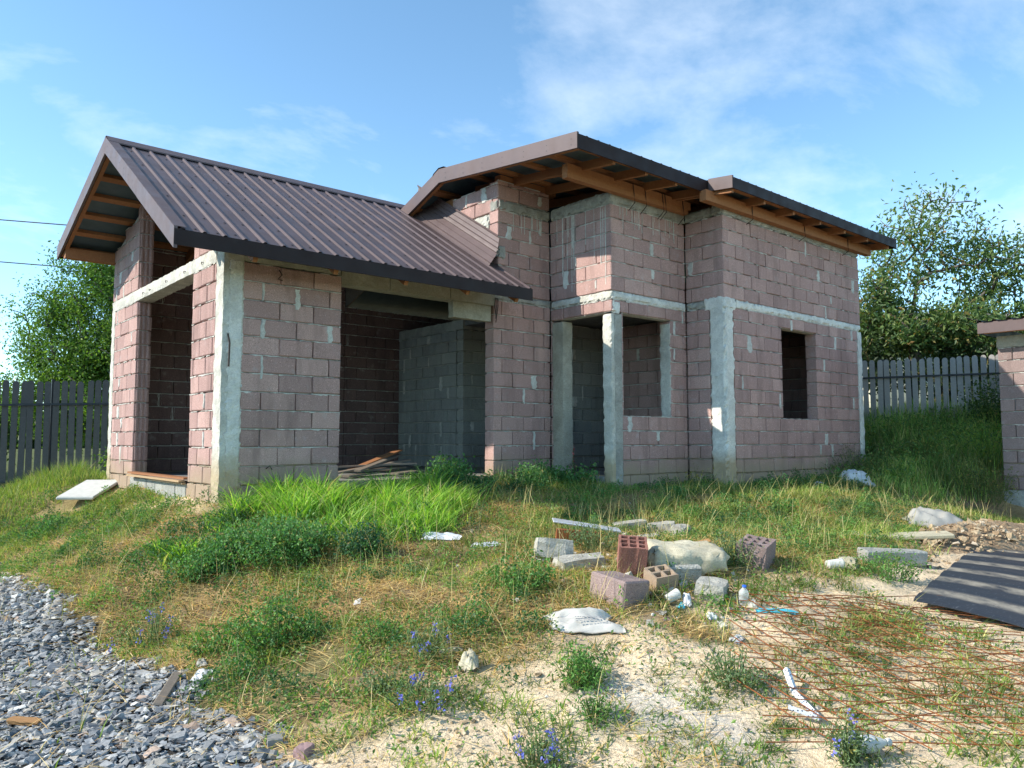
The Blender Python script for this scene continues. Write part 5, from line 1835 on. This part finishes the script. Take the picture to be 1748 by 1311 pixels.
R_ = math.radians
g = tz1
hollow_block('hollow_block', 'pinkish hollow block tilted on the grass, cells up, apart from the others', (2.70, -4.55, g(2.70, -4.55) - .01), (R_(7), R_(-5), R_(18)), M_SHEDBLOCK, .36, .24, .20, 3, 3)
board('solid_block', 'large grey pink block lying at the front of the rubble', (1.20, -4.42, g(1.15, -4.5) + .075), (.25, .34, .20), (R_(4), R_(5), R_(-3)), M_SHEDBLOCK, 'block', 'loose blocks', .012)
hollow_block('hollow_block', 'red brown hollow block tilted on top of the rubble', (1.60, -4.19, g(1.6, -4.2) + .07), (R_(20), R_(4), R_(-46)), m_block('red_block', (.36, .17, .13), (.33, .155, .12), (.40, .20, .15), False), .21, .20, .23, 3, 3, wt=.016)
hollow_block('hollow_block', 'dark broken hollow block wedged under the red one', (1.60, -4.46, g(1.60, -4.46) - .04), (R_(16), R_(-6), R_(-20)), M_BLOCK, .18, .18, .18, 2, 2, wt=.018)
def fold_slab(u, v): return 0
# cream foam slab with a soft folded top
V, F = rough_box((-.31, -.19, 0), (.31, .19, .17), .035, .026, 77, .05)
o = obj('foam_slab', V, F, M_CREAM, None, True, loc=(2.02, -4.34, g(2.02, -4.34) + .02), rot=(R_(6), R_(4), R_(-34))); tag(o, 'thick cream coloured foam slab with worn rounded edges in the rubble', 'foam slab')
board('concrete_slab', 'grey slab standing on edge under the cream foam', (1.80, -4.47, g(1.8, -4.47) + .05), (.34, .06, .17), (R_(14), 0, R_(-34)), M_CONC_G, 'slab', None, .01)
board('concrete_slab', 'flat grey slab behind the red hollow block', (1.95, -4.02, g(1.95, -4.02) + .13), (.22, .18, .05), (R_(4), R_(8), R_(-25)), M_RUBBLE, 'slab', None, .008)
lump('concrete_chunk', 'square pale concrete chunk right of the litter in the rubble', (1.78, -4.78, g(1.78, -4.78) + .05), (.22, .20, .13), (R_(6), R_(-5), R_(25)), M_RUBBLE, 'chunk', 5, 'concrete chunks', .05)
for i, (x, y, dx, dy, dz, rz, lab) in enumerate(((3.15, -2.85, .34, .12, .10, -30, 'long pale rubble piece at the back of the slope'), (3.24, -3.18, .26, .14, .13, -50, 'grey white rubble piece in the middle of the back row'),
                                                 (3.24, -3.42, .16, .14, .13, 10, 'small pale rubble cube at the right of the back row'), (2.75, -3.42, .20, .12, .06, -20, 'low dark grey rubble piece behind the cream foam slab'))):
    lump('concrete_chunk', lab, (x, y, g(x, y) + dz * .35), (dx, dy, dz), (R_(5), R_(-6), R_(rz)), M_RUBBLE if i < 3 else M_CONC_G, 'chunk', 20 + i, 'concrete chunks', .09)
board('rusty_plank', 'short rusty brown plank lying behind the cream foam slab', (2.55, -4.05, g(2.55, -4.05) + .06), (.32, .08, .025), (R_(8), R_(-14), R_(-40)), M_BARK, 'plank')
# pile of boards and boxes on the left of the rubble
board('white_board', 'long bluish white board propped over the rubble', (2.20, -3.15, g(2.2, -3.15) + .17), (.62, .16, .018), (R_(6), R_(9), R_(-38)), M_GALV, 'board')
board('rusty_board', 'rusty brown panel under the white board', (2.02, -3.22, g(2.0, -3.2) + .07), (.40, .022, .16), (R_(12), R_(5), R_(-38)), m_plain('rust_brown', (.28, .10, .04), .85, .2, 0, .3, 10, .2), 'panel')
lump('white_box', 'torn whitish box left of the rubble, upper one', (1.50, -3.45, g(1.5, -3.45) + .09), (.30, .22, .15), (R_(-8), R_(6), R_(-36)), M_RUBBLE, 'box', 61, 'whitish boxes', .10)
lump('white_box', 'low whitish box in front of the torn one', (1.52, -3.74, g(1.5, -3.7) + .03), (.38, .18, .12), (R_(6), R_(-4), R_(-22)), M_RUBBLE, 'box', 62, 'whitish boxes', .12)
crumple('bent_sheet', 'bent bluish sheet lying on the torn box', (1.56, -3.40, g(1.56, -3.4) + .165), .36, .24, .05, R_(-36), M_GALV, 'sheet', 63, .5, 12)
rngc = np.random.default_rng(88)      # crumbs of concrete, block and plaster trodden in round the rubble
cx = np.concatenate([rngc.normal(1.7, .38, 240), rngc.normal(1.7, .25, 80), rngc.normal(3.0, .35, 60)]); cy = np.concatenate([rngc.normal(-4.35, .28, 240), rngc.normal(-3.55, .22, 80), rngc.normal(-3.15, .25, 60)])
P, FF = stones(cx, cy, tz(cx, cy) + .008, np.clip(rngc.lognormal(math.log(.028), .55, 380), .010, .11), rngc, .6)
o = big('rubble_crumbs', P, [FF], M_STONE, None, tint(380, [(.50, .48, .42), (.60, .57, .49), (.38, .28, .25), (.33, .32, .29)], [3, 3, 2, 1], rngc, .2, 10)); tag(o, 'broken crumbs of concrete and block round the rubble', 'rubble', kind='stuff')
# cement sack
sk = crumple('cement_sack', 'empty white woven cement sack lying at the front of the rubble', (.68, -4.55, g(.68, -4.55)), .44, .27, .07, R_(-40), M_SACK, 'sack', 41, .5, 26,
             shape=lambda u, v: .10 * max(0, .5 - abs(v - .15) * 1.5) * (1 - (2 * u) ** 2 * .7))
fl = crumple('sack_flap', None, (.75, -4.44, g(.75, -4.44) + .075), .32, .17, .05, R_(-36), M_SACKGREY, 'sack', 43, .5, 16)
fl.parent = sk; fl.matrix_parent_inverse = Matrix.Translation(-Vector(sk.location))
mb = MB(); rnd = random.Random(4)
for r in range(3):
    u = -.07
    while u < .10:
        w = rnd.uniform(.008, .02); c_, s_ = math.cos(R_(-36)), math.sin(R_(-36))
        X = lambda a, b: (a * c_ - b * s_, a * s_ + b * c_)
        a0, b0 = u + .03, -.05 - r * .028
        pts = [X(a0, b0), X(a0 + w, b0), X(a0 + w, b0 + .010), X(a0, b0 + .010)]
        zz = [g(.68 + p[0], -4.55 + p[1]) - sk.location.z + .075 for p in pts]
        mb.add([(p[0], p[1], z_) for p, z_ in zip(pts, zz)], [(0, 1, 2, 3)])
        u += w + rnd.uniform(.004, .010)
mb.obj('print', M_INK, sk)

# litter
crumple('plastic_film', 'torn white plastic film on the straw below the bright grass', (1.22, -2.25, g(1.22, -2.25)), .34, .14, .05, R_(-50), M_WHITEPL, 'plastic film', 51, .5, 18)
crumple('plastic_film', 'smaller white plastic scrap lower on the straw', (1.36, -2.75, g(1.36, -2.75)), .24, .10, .04, R_(-20), M_WHITEPL, 'plastic film', 52, .5, 14)
def pillow(c0, r): return lambda u, v: r * max(0, 1 - (u * u + v * v) * 4) ** .5
crumple('rubbish_bag', 'white plastic bag knotted upright near the right house corner', (9.02, -2.42, g(9.02, -2.42)), .50, .36, .17, R_(-40), M_WHITEPL, 'bag', 53, .25, 24, shape=pillow(0, .09))
crumple('rubbish_bag', 'small clear bag lying left of the white bag', (8.0, -2.35, g(8.0, -2.35)), .22, .16, .03, R_(-40), M_FOAM, 'bag', 54, .5, 12, shape=pillow(0, .07))
crumple('plastic_heap', 'heap of clear plastic sheeting on the right above the white foam board', (6.72, -4.40, g(6.72, -4.40)), .66, .46, .16, R_(-50), M_SACKGREY, 'plastic', 55, .3, 26, shape=pillow(0, .10))
board('foam_board', 'long white foam board lying on the right', (5.42, -4.62, g(5.42, -4.62) + .05), (.86, .24, .05), (R_(3), R_(-3), R_(-52)), M_CREAM, 'foam board', 'foam boards', .012)
crumple('paper_scrap', 'torn white paper at the left end of the foam board', (5.05, -4.22, g(5.05, -4.22)), .34, .20, .04, R_(-45), M_FOAM, 'paper', 57, .5, 12)
board('concrete_beam', 'broken grey concrete beam at the edge of the black sheet', (4.15, -5.02, g(4.15, -5.02) + .05), (.62, .15, .13), (R_(5), R_(3), R_(-28)), M_CONC_G, 'beam', None, .012)
lump('concrete_chunk', 'yellowish chunk at the left end of the grey beam', (3.52, -4.93, g(3.52, -4.93) + .04), (.18, .13, .09), (0, R_(5), R_(20)), M_CREAM, 'chunk', 31, 'concrete chunks', .10)
def tubecup(name, label, loc, L, r, rot, m, cat, group=None):
    mb = MB(); n = 14
    mb.tube([(0, 0, 0), (0, 0, L * .04), (0, 0, L * .96), (0, 0, L)], [r * .80, r * .84, r, r * 1.05], n)
    o = mb.obj(name, m, None, True, loc=loc, rot=rot)
    return tag(o, label, cat, group)
tubecup('paper_cup', 'white paper cup lying left of the yellowish chunk', (3.18, -4.92, g(3.18, -4.92) + .045), .13, .045, (R_(88), 0, R_(60)), M_FOAM, 'cup', 'paper cups')
tubecup('paper_cup', 'white paper cup lying between the rubble blocks', (1.40, -4.68, g(1.40, -4.68) + .035), .10, .036, (R_(70), R_(10), R_(70)), M_FOAM, 'cup', 'paper cups')
crumple('paper_scrap', 'pointed white paper scrap beside the cup in the rubble', (1.52, -4.76, g(1.52, -4.76) + .02), .12, .06, .08, R_(40), M_WHITEPL, 'paper', 58, .3, 10)
crumple('paper_scrap', 'turquoise wrapper beside the cup in the rubble', (1.46, -4.76, g(1.46, -4.76) + .01), .07, .05, .03, R_(10), M_CYAN, 'paper', 59, .3, 8)
def bottle(name, label, loc, rot, L, r, body, cap):
    root = empty(name, loc, rot); tag(root, label, 'bottle', 'plastic bottles')
    mb = MB()
    pr = [(0, .7), (.02, .95), (.10, 1.0), (.14, .93), (.18, 1.0), (.40, 1.0), (.44, .93), (.48, 1.0), (.66, 1.0), (.80, .62), (.88, .36), (.92, .34)]
    mb.tube([(0, 0, t * L) for t, q in pr], [q * r for t, q in pr], 16); mb.obj('body', body, root, True)
    MB().tube([(0, 0, .92 * L), (0, 0, .925 * L), (0, 0, .99 * L), (0, 0, L)], [r * .40, r * .44, r * .44, r * .38], 12).obj('cap', cap, root, True)
    return root
def m_clear():
    m, nt, b = mat('clear_plastic', .25, .5)
    b.inputs['Base Color'].default_value = (.80, .82, .80, 1); b.inputs['Alpha'].default_value = .45
    return m
M_CLEAR = m_clear()
bottle('plastic_bottle', 'clear plastic bottle with a blue cap near the turquoise gloves', (1.86, -4.98, g(1.86, -4.98) - .01), (R_(12), R_(-10), 0), .145, .034, M_CLEAR, M_CAP)
bottle('plastic_bottle', 'crumpled milky plastic bottle lying at the bottom edge', (.62, -6.26, g(.62, -6.26) + .035), (R_(86), 0, R_(52)), .26, .040, M_FOAM, M_FOAM)
mb = MB()
for i, (dx, dy, rz) in enumerate(((0, 0, -40), (.10, -.055, -58))):
    o = crumple('rubber_glove', ('left' if i == 0 else 'right') + ' flat turquoise rubber glove of the pair on the sand', (1.88 + dx, -5.16 + dy, g(1.88 + dx, -5.16 + dy)), .17, .06, .02, R_(rz), M_CYAN, 'glove', 61 + i, .5, 12, group='turquoise gloves')
for i, (x, y, a, b_, h_, lab) in enumerate(((1.47, -4.99, .06, .06, .05, 'small curled white shard at the top of the wire mesh'), (1.34, -5.27, .10, .06, .035, 'white broken cup shard on bare sand inside the mesh'),
                                            (-1.18, -3.06, .15, .09, .03, 'folded white paper at the gravel edge'), (-1.12, -2.88, .09, .06, .05, 'grey paper scrap just above the folded white paper'),
                                            (-.14, -4.46, .11, .10, .14, 'crumpled cream paper standing on the weeds at the front'), (-.10, -4.22, .14, .035, .03, 'thin grey plastic strip left of the crumpled cream paper'),
                                            (.66, -3.95, .06, .05, .02, 'tiny white scrap on the straw above the cement sack'), (-.05, -3.0, .07, .05, .02, 'pale scrap on the straw below the round clover clump'))):
    crumple('paper_scrap', lab, (x, y, g(x, y)), a, b_, h_, R_(-30 + 37 * i), M_CREAM if 'cream' in lab else (M_SACKGREY if 'grey' in lab else M_WHITEPL), 'paper', 70 + i, .4, 10)
board('wood_stake', 'grey weathered wood stake lying on the gravel', (-1.41, -3.17, g(-1.41, -3.17) + .035), (.055, .52, .014), (R_(3), R_(8), R_(-28)), M_WOODGREY, 'stake')
lump('bark_piece', 'orange brown bark piece on the gravel at the far left', (-2.15, -3.24, g(-2.15, -3.24) + .03), (.16, .055, .02), (R_(6), R_(4), R_(-42)), M_BARK, 'bark', 44)
lump('river_pebble', 'pinkish round pebble at the tip of the gravel', (-1.24, -4.63, g(-1.24, -4.63) + .02), (.085, .06, .05), (0, 0, R_(30)), m_plain('pink_stone', (.34, .22, .21), .7, .3), 'pebble', 45, 'river pebbles', .05)
lump('river_pebble', 'round grey pebble next to the pink one', (-1.29, -4.42, g(-1.29, -4.42) + .02), (.08, .07, .05), (0, 0, R_(70)), m_plain('grey_stone', (.24, .23, .21), .7, .3), 'pebble', 46, 'river pebbles', .05)
# foam sheet leaning on the gable
board('foam_board', 'white foam board lying against the gable pier by the left bank', (-.36, 3.95, -.20), (.78, .50, .045), (R_(0), R_(-14), R_(50)), M_FOAM, 'foam board', 'foam boards', .012)
# timber in the doorway and the wide opening
for i, (x, y0, y1, z, w, lab) in enumerate(((.01, .99, 3.30, .045, .10, 'orange brown plank on top of the doorway blocks, upper one'), (-.05, 1.02, 3.16, .015, .07, 'brown plank on the doorway blocks, front one'), (-.035, .99, 2.25, -.012 + .0, .04, 'short pale batten lying along the doorway blocks'))):
    o = MB().bar((x, y0, z), (x - .01, y1, z + .004), w, .022 if i < 2 else .016).obj('plank', M_WOOD if i == 0 else M_WOODPALE); tag(o, lab, 'plank', 'planks in the gable doorway')
rnd = random.Random(12)
planks = [((1.75, .55, .03), (3.05, 1.45, .05), .12), ((1.70, .75, .06), (3.10, 1.20, .20), .10), ((1.95, .60, .09), (3.15, 1.55, .26), .09), ((1.60, .95, .05), (2.95, 1.10, .10), .14),
          ((2.10, 1.05, .08), (3.20, 1.60, .33), .11), ((1.85, 1.25, .12), (3.00, .85, .16), .10), ((2.45, .55, .04), (3.35, .95, .07), .16)]
pl = ['grey plank at the bottom of the timber pile inside the opening', 'grey plank rising to the right in the timber pile', 'thin grey plank on top of the timber pile', 'wide grey board at the left of the timber pile',
      'orange ended board sticking out highest from the timber pile', 'plank lying across the timber pile', 'broad pale board at the right foot of the timber pile']
for (a, b_, w), lab in zip(planks, pl):
    o = MB().bar(a, b_, w, .022).obj('timber_plank', M_WOOD if 'orange' in lab else M_WOODGREY); tag(o, lab, 'plank', 'timber pile inside the opening')
board('whitish_board', 'whitish panel leaning at the left inside the wide opening', (1.72, 1.35, .22), (.42, .025, .42), (R_(-10), 0, R_(-8)), M_CONC_G, 'panel')

# ------------------------------------------------------------------ black corrugated sheet
A = np.array([(3.05, -5.64), (5.95, -5.10), (6.55 + .5, -5.75), (3.35, -6.75)])
V = []; F = []; nu, nv_ = 30, 96; valley = []
for i in range(nu + 1):
    for j in range(nv_ + 1):
        u, v = i / nu, j / nv_
        # v runs from the near left edge to the far end, u across the corrugations
        p = (A[0] * (1 - v) + A[1] * v) * (1 - u) + (A[3] * (1 - v) + A[2] * v) * u
        s_ = (v * 6.0) % 1.0
        rib = .011 * float(sstep(.0, .10, s_) * (1 - sstep(.42, .52, s_)))
        valley.append(float(sstep(.50, .62, s_) * (1 - sstep(.86, .99, s_))))
        p = p + np.array([(vnoise(np.array([u * 9.0]), np.array([v * 2]), 15)[0] - .5) * .03, 0])
        z = tz0(p[0:1], p[1:2])[0] + .045 + rib + .02 * math.sin(u * 5) * (1 - v)
        V.append((p[0], p[1], z))
k = nv_ + 1
top = len(V); V += [(a, b_, c_ - .006) for a, b_, c_ in V]
for i in range(nu):
    for j in range(nv_):
        q = i * k + j; F.append((q, q + k, q + k + 1, q + 1)); F.append((top + q, top + q + 1, top + q + k + 1, top + q + k))
for i in range(nu):
    for p, q in ((i * k, (i + 1) * k), ((i + 1) * k + nv_, i * k + nv_)): F.append((q, p, top + p, top + q))
for j in range(nv_):
    for p, q in ((j + 1, j), (nu * k + j, nu * k + j + 1)): F.append((q, p, top + p, top + q))
m_, nt, b_ = mat('dusty_black_sheet', .55, .45)
p = wpos(nt)
at = nd(nt, 'ShaderNodeAttribute', attribute_name='tint')      # settled dust in the valleys, red channel
dn_ = noise(nt, p, 4.5, 6, .7)
dust = math_(nt, 'MULTIPLY', at.outputs['Fac'], ramp(nt, dn_, [(.34, (0,) * 3), (.60, (.85,) * 3)]))
sc = ramp(nt, noise(nt, wpos(nt, (2, 9, 3)), 7, 6, .75), [(.58, (0,) * 3), (.66, (.55,) * 3)])
c_ = mixc(nt, sc, (.026, .029, .035), (.15, .165, .18)); c_ = mixc(nt, dust, c_, (.38, .33, .25))
nt.links.new(c_, b_.inputs['Base Color']); bump(nt, b_, noise(nt, p, 40, 4), .2, .004)
vv = np.repeat(np.array(valley + valley)[:, None], 3, 1)
o = big('corrugated_sheet', np.array(V), [np.array(F)], m_, None, vv); tag(o, 'dusty black corrugated roofing sheet lying on the sand', 'roofing sheet')

# ------------------------------------------------------------------ heap of dug soil with stones, right
rngd = np.random.default_rng(8)
V = []; F = []; n = 40
for i in range(n + 1):
    for j in range(n + 1):
        u, v = i / n * 2 - 1, j / n * 2 - 1
        x = 6.9 + u * 1.9; y = -4.95 + v * .55 - .10 * u
        r = min(1, math.hypot(u, v))
        z = tz0(np.array([x]), np.array([y]))[0] - .05 + (.30 * (1 - r ** 2) * (.55 + .45 * (u + 1) / 2)) + .09 * (fbm(np.array([x * 5]), np.array([y * 5]), 19, 3)[0] - .5) * (1 - r)
        V.append((x, y, z))
for i in range(n):
    for j in range(n):
        q = i * (n + 1) + j; F.append((q, q + n + 1, q + n + 2, q + 1))
M_DIRT = m_rough('dug_soil', (.30, .20, .12), (.46, .34, .22), 9, 1.0, .03, fine=40)
o = obj('soil_heap', V, F, M_DIRT, None, True); tag(o, 'low heap of brown dug soil with stones behind the black sheet', 'soil heap', kind='structure')
x = rngd.uniform(4.4, 8.6, 1300); y = -4.95 + rngd.normal(0, .26, 1300) - .05 * (x - 6.9)
kz = tz0(x, y) + .25 * np.maximum(0, 1 - ((x - 6.9) / 1.9) ** 2 - ((y + 4.95) / .55) ** 2) * .8
P, FF = stones(x, y, kz, np.clip(rngd.lognormal(math.log(.018), .7, 1300), .008, .11), rngd, .65)
o = big('heap_stones', P, [FF], M_STONE, None, tint(1300, [(.33, .245, .155), (.40, .31, .20), (.26, .185, .115), (.46, .38, .28)], [3, 2, 3, .6], rngd, .2, 10)); tag(o, 'broken stones scattered on the soil heap', 'stones', kind='stuff')

# ------------------------------------------------------------------ rusty wire mesh on the ground
mesh_root = empty('wire_mesh', (0, 0, 0)); tag(mesh_root, 'rusty steel reinforcing mesh sheets lying on the sand at the right', 'wire mesh')
def rod(A, B, lift, sag, seed, n=9):
    A = np.array(A); B = np.array(B); pts = []
    for t in np.linspace(0, 1, n):
        p = A + (B - A) * t + np.array([0.0, 0.0])
        z = float(tz0(p[0:1], p[1:2])[0]) + .030 + .008 * (seed % 3) + lift * math.sin(math.pi * min(1, max(0, t))) + .004 * math.sin(t * 7 + seed)
        pts.append((p[0], p[1], z))
    MB().tube(pts, .0032, 5).obj('rod', M_RUST, mesh_root)
rr = random.Random(31)
# two flat sheets laid over each other: rods across, rods running away to the left, and the second sheet's slanting rods
o0 = np.array([.50, -6.08]); e1 = np.array([.757, -.649]); e2 = np.array([.649, .757])
for i in range(19):
    a = o0 + e2 * (i * .105) + e1 * (-.05 + .012 * i + rr.uniform(-.05, .08)); b = a + e1 * (2.05 + rr.uniform(-.06, .06))
    rod(a, b, rr.uniform(.0, .008), 0, i)
d2 = e2 * .90 - e1 * .44
for i in range(17):
    a = o0 + e1 * (.25 + i * .135) - e2 * .06; b = a + d2 * min(2.15, .75 + .20 * i)
    rod(a, b, rr.uniform(0, .008), 0, 40 + i)
d3 = e1 * .94 + e2 * .33
for i in range(9):
    a = o0 + e1 * (.25 + .05 * i) + e2 * (.10 + i * .20); b = a + d3 * (1.75 - .03 * i)
    rod(a, b, rr.uniform(.004, .012), 0, 81 + i)
for i in range(3):      # a few ends sprung up and arched
    a = o0 + e1 * (.25 + .1 * i) + e2 * (1.35 + .14 * i); b = a + (e1 * .9 + e2 * (.12 - .05 * i)) * (1.1 + .1 * i)
    rod(a, b, .07 + .02 * i, 0, 120 + i, 14)

# perforated corner bead, folded
m_, nt, b_ = mat('perforated_bead', .45, .45, .2)
vo = nd(nt, 'ShaderNodeTexVoronoi', feature='F1', Scale=62.0, Randomness=.15); nt.links.new(wpos(nt), vo.inputs['Vector'])
nt.links.new(ramp(nt, vo.outputs['Distance'], [(.26, (.05, .05, .055)), (.34, (.68, .70, .73))]), b_.inputs['Base Color'])
bp = [(1.10, -5.74, .09), (1.02, -5.83, .03), (.90, -6.03, .02), (.86, -6.045, .03), (.80, -5.92, .05)]
V = []; F = []
for i, (x, y, h_) in enumerate(bp):
    z = g(x, y) + h_
    q = Vector((bp[min(i + 1, 4)][0] - bp[max(i - 1, 0)][0], bp[min(i + 1, 4)][1] - bp[max(i - 1, 0)][1], 0)).normalized(); s_ = Vector((-q.y, q.x, 0))
    for w, dz in ((-.020, .0), (0, .018), (.020, 0.002)):
        V.append((x + s_.x * w, y + s_.y * w, z + dz))
    for w, dz in ((-.020, .0), (0, .018), (.020, 0.002)):
        V.append((x + s_.x * w, y + s_.y * w, z + dz - .002))
for i in range(4):
    for k in range(2):
        F.append((6 * i + k, 6 * i + k + 1, 6 * i + 7 + k, 6 * i + 6 + k)); F.append((6 * i + 4 + k, 6 * i + 3 + k, 6 * i + 9 + k, 6 * i + 10 + k))
o = obj('corner_bead', V, F, m_, None); tag(o, 'folded white perforated corner bead lying across the wire mesh', 'corner bead')
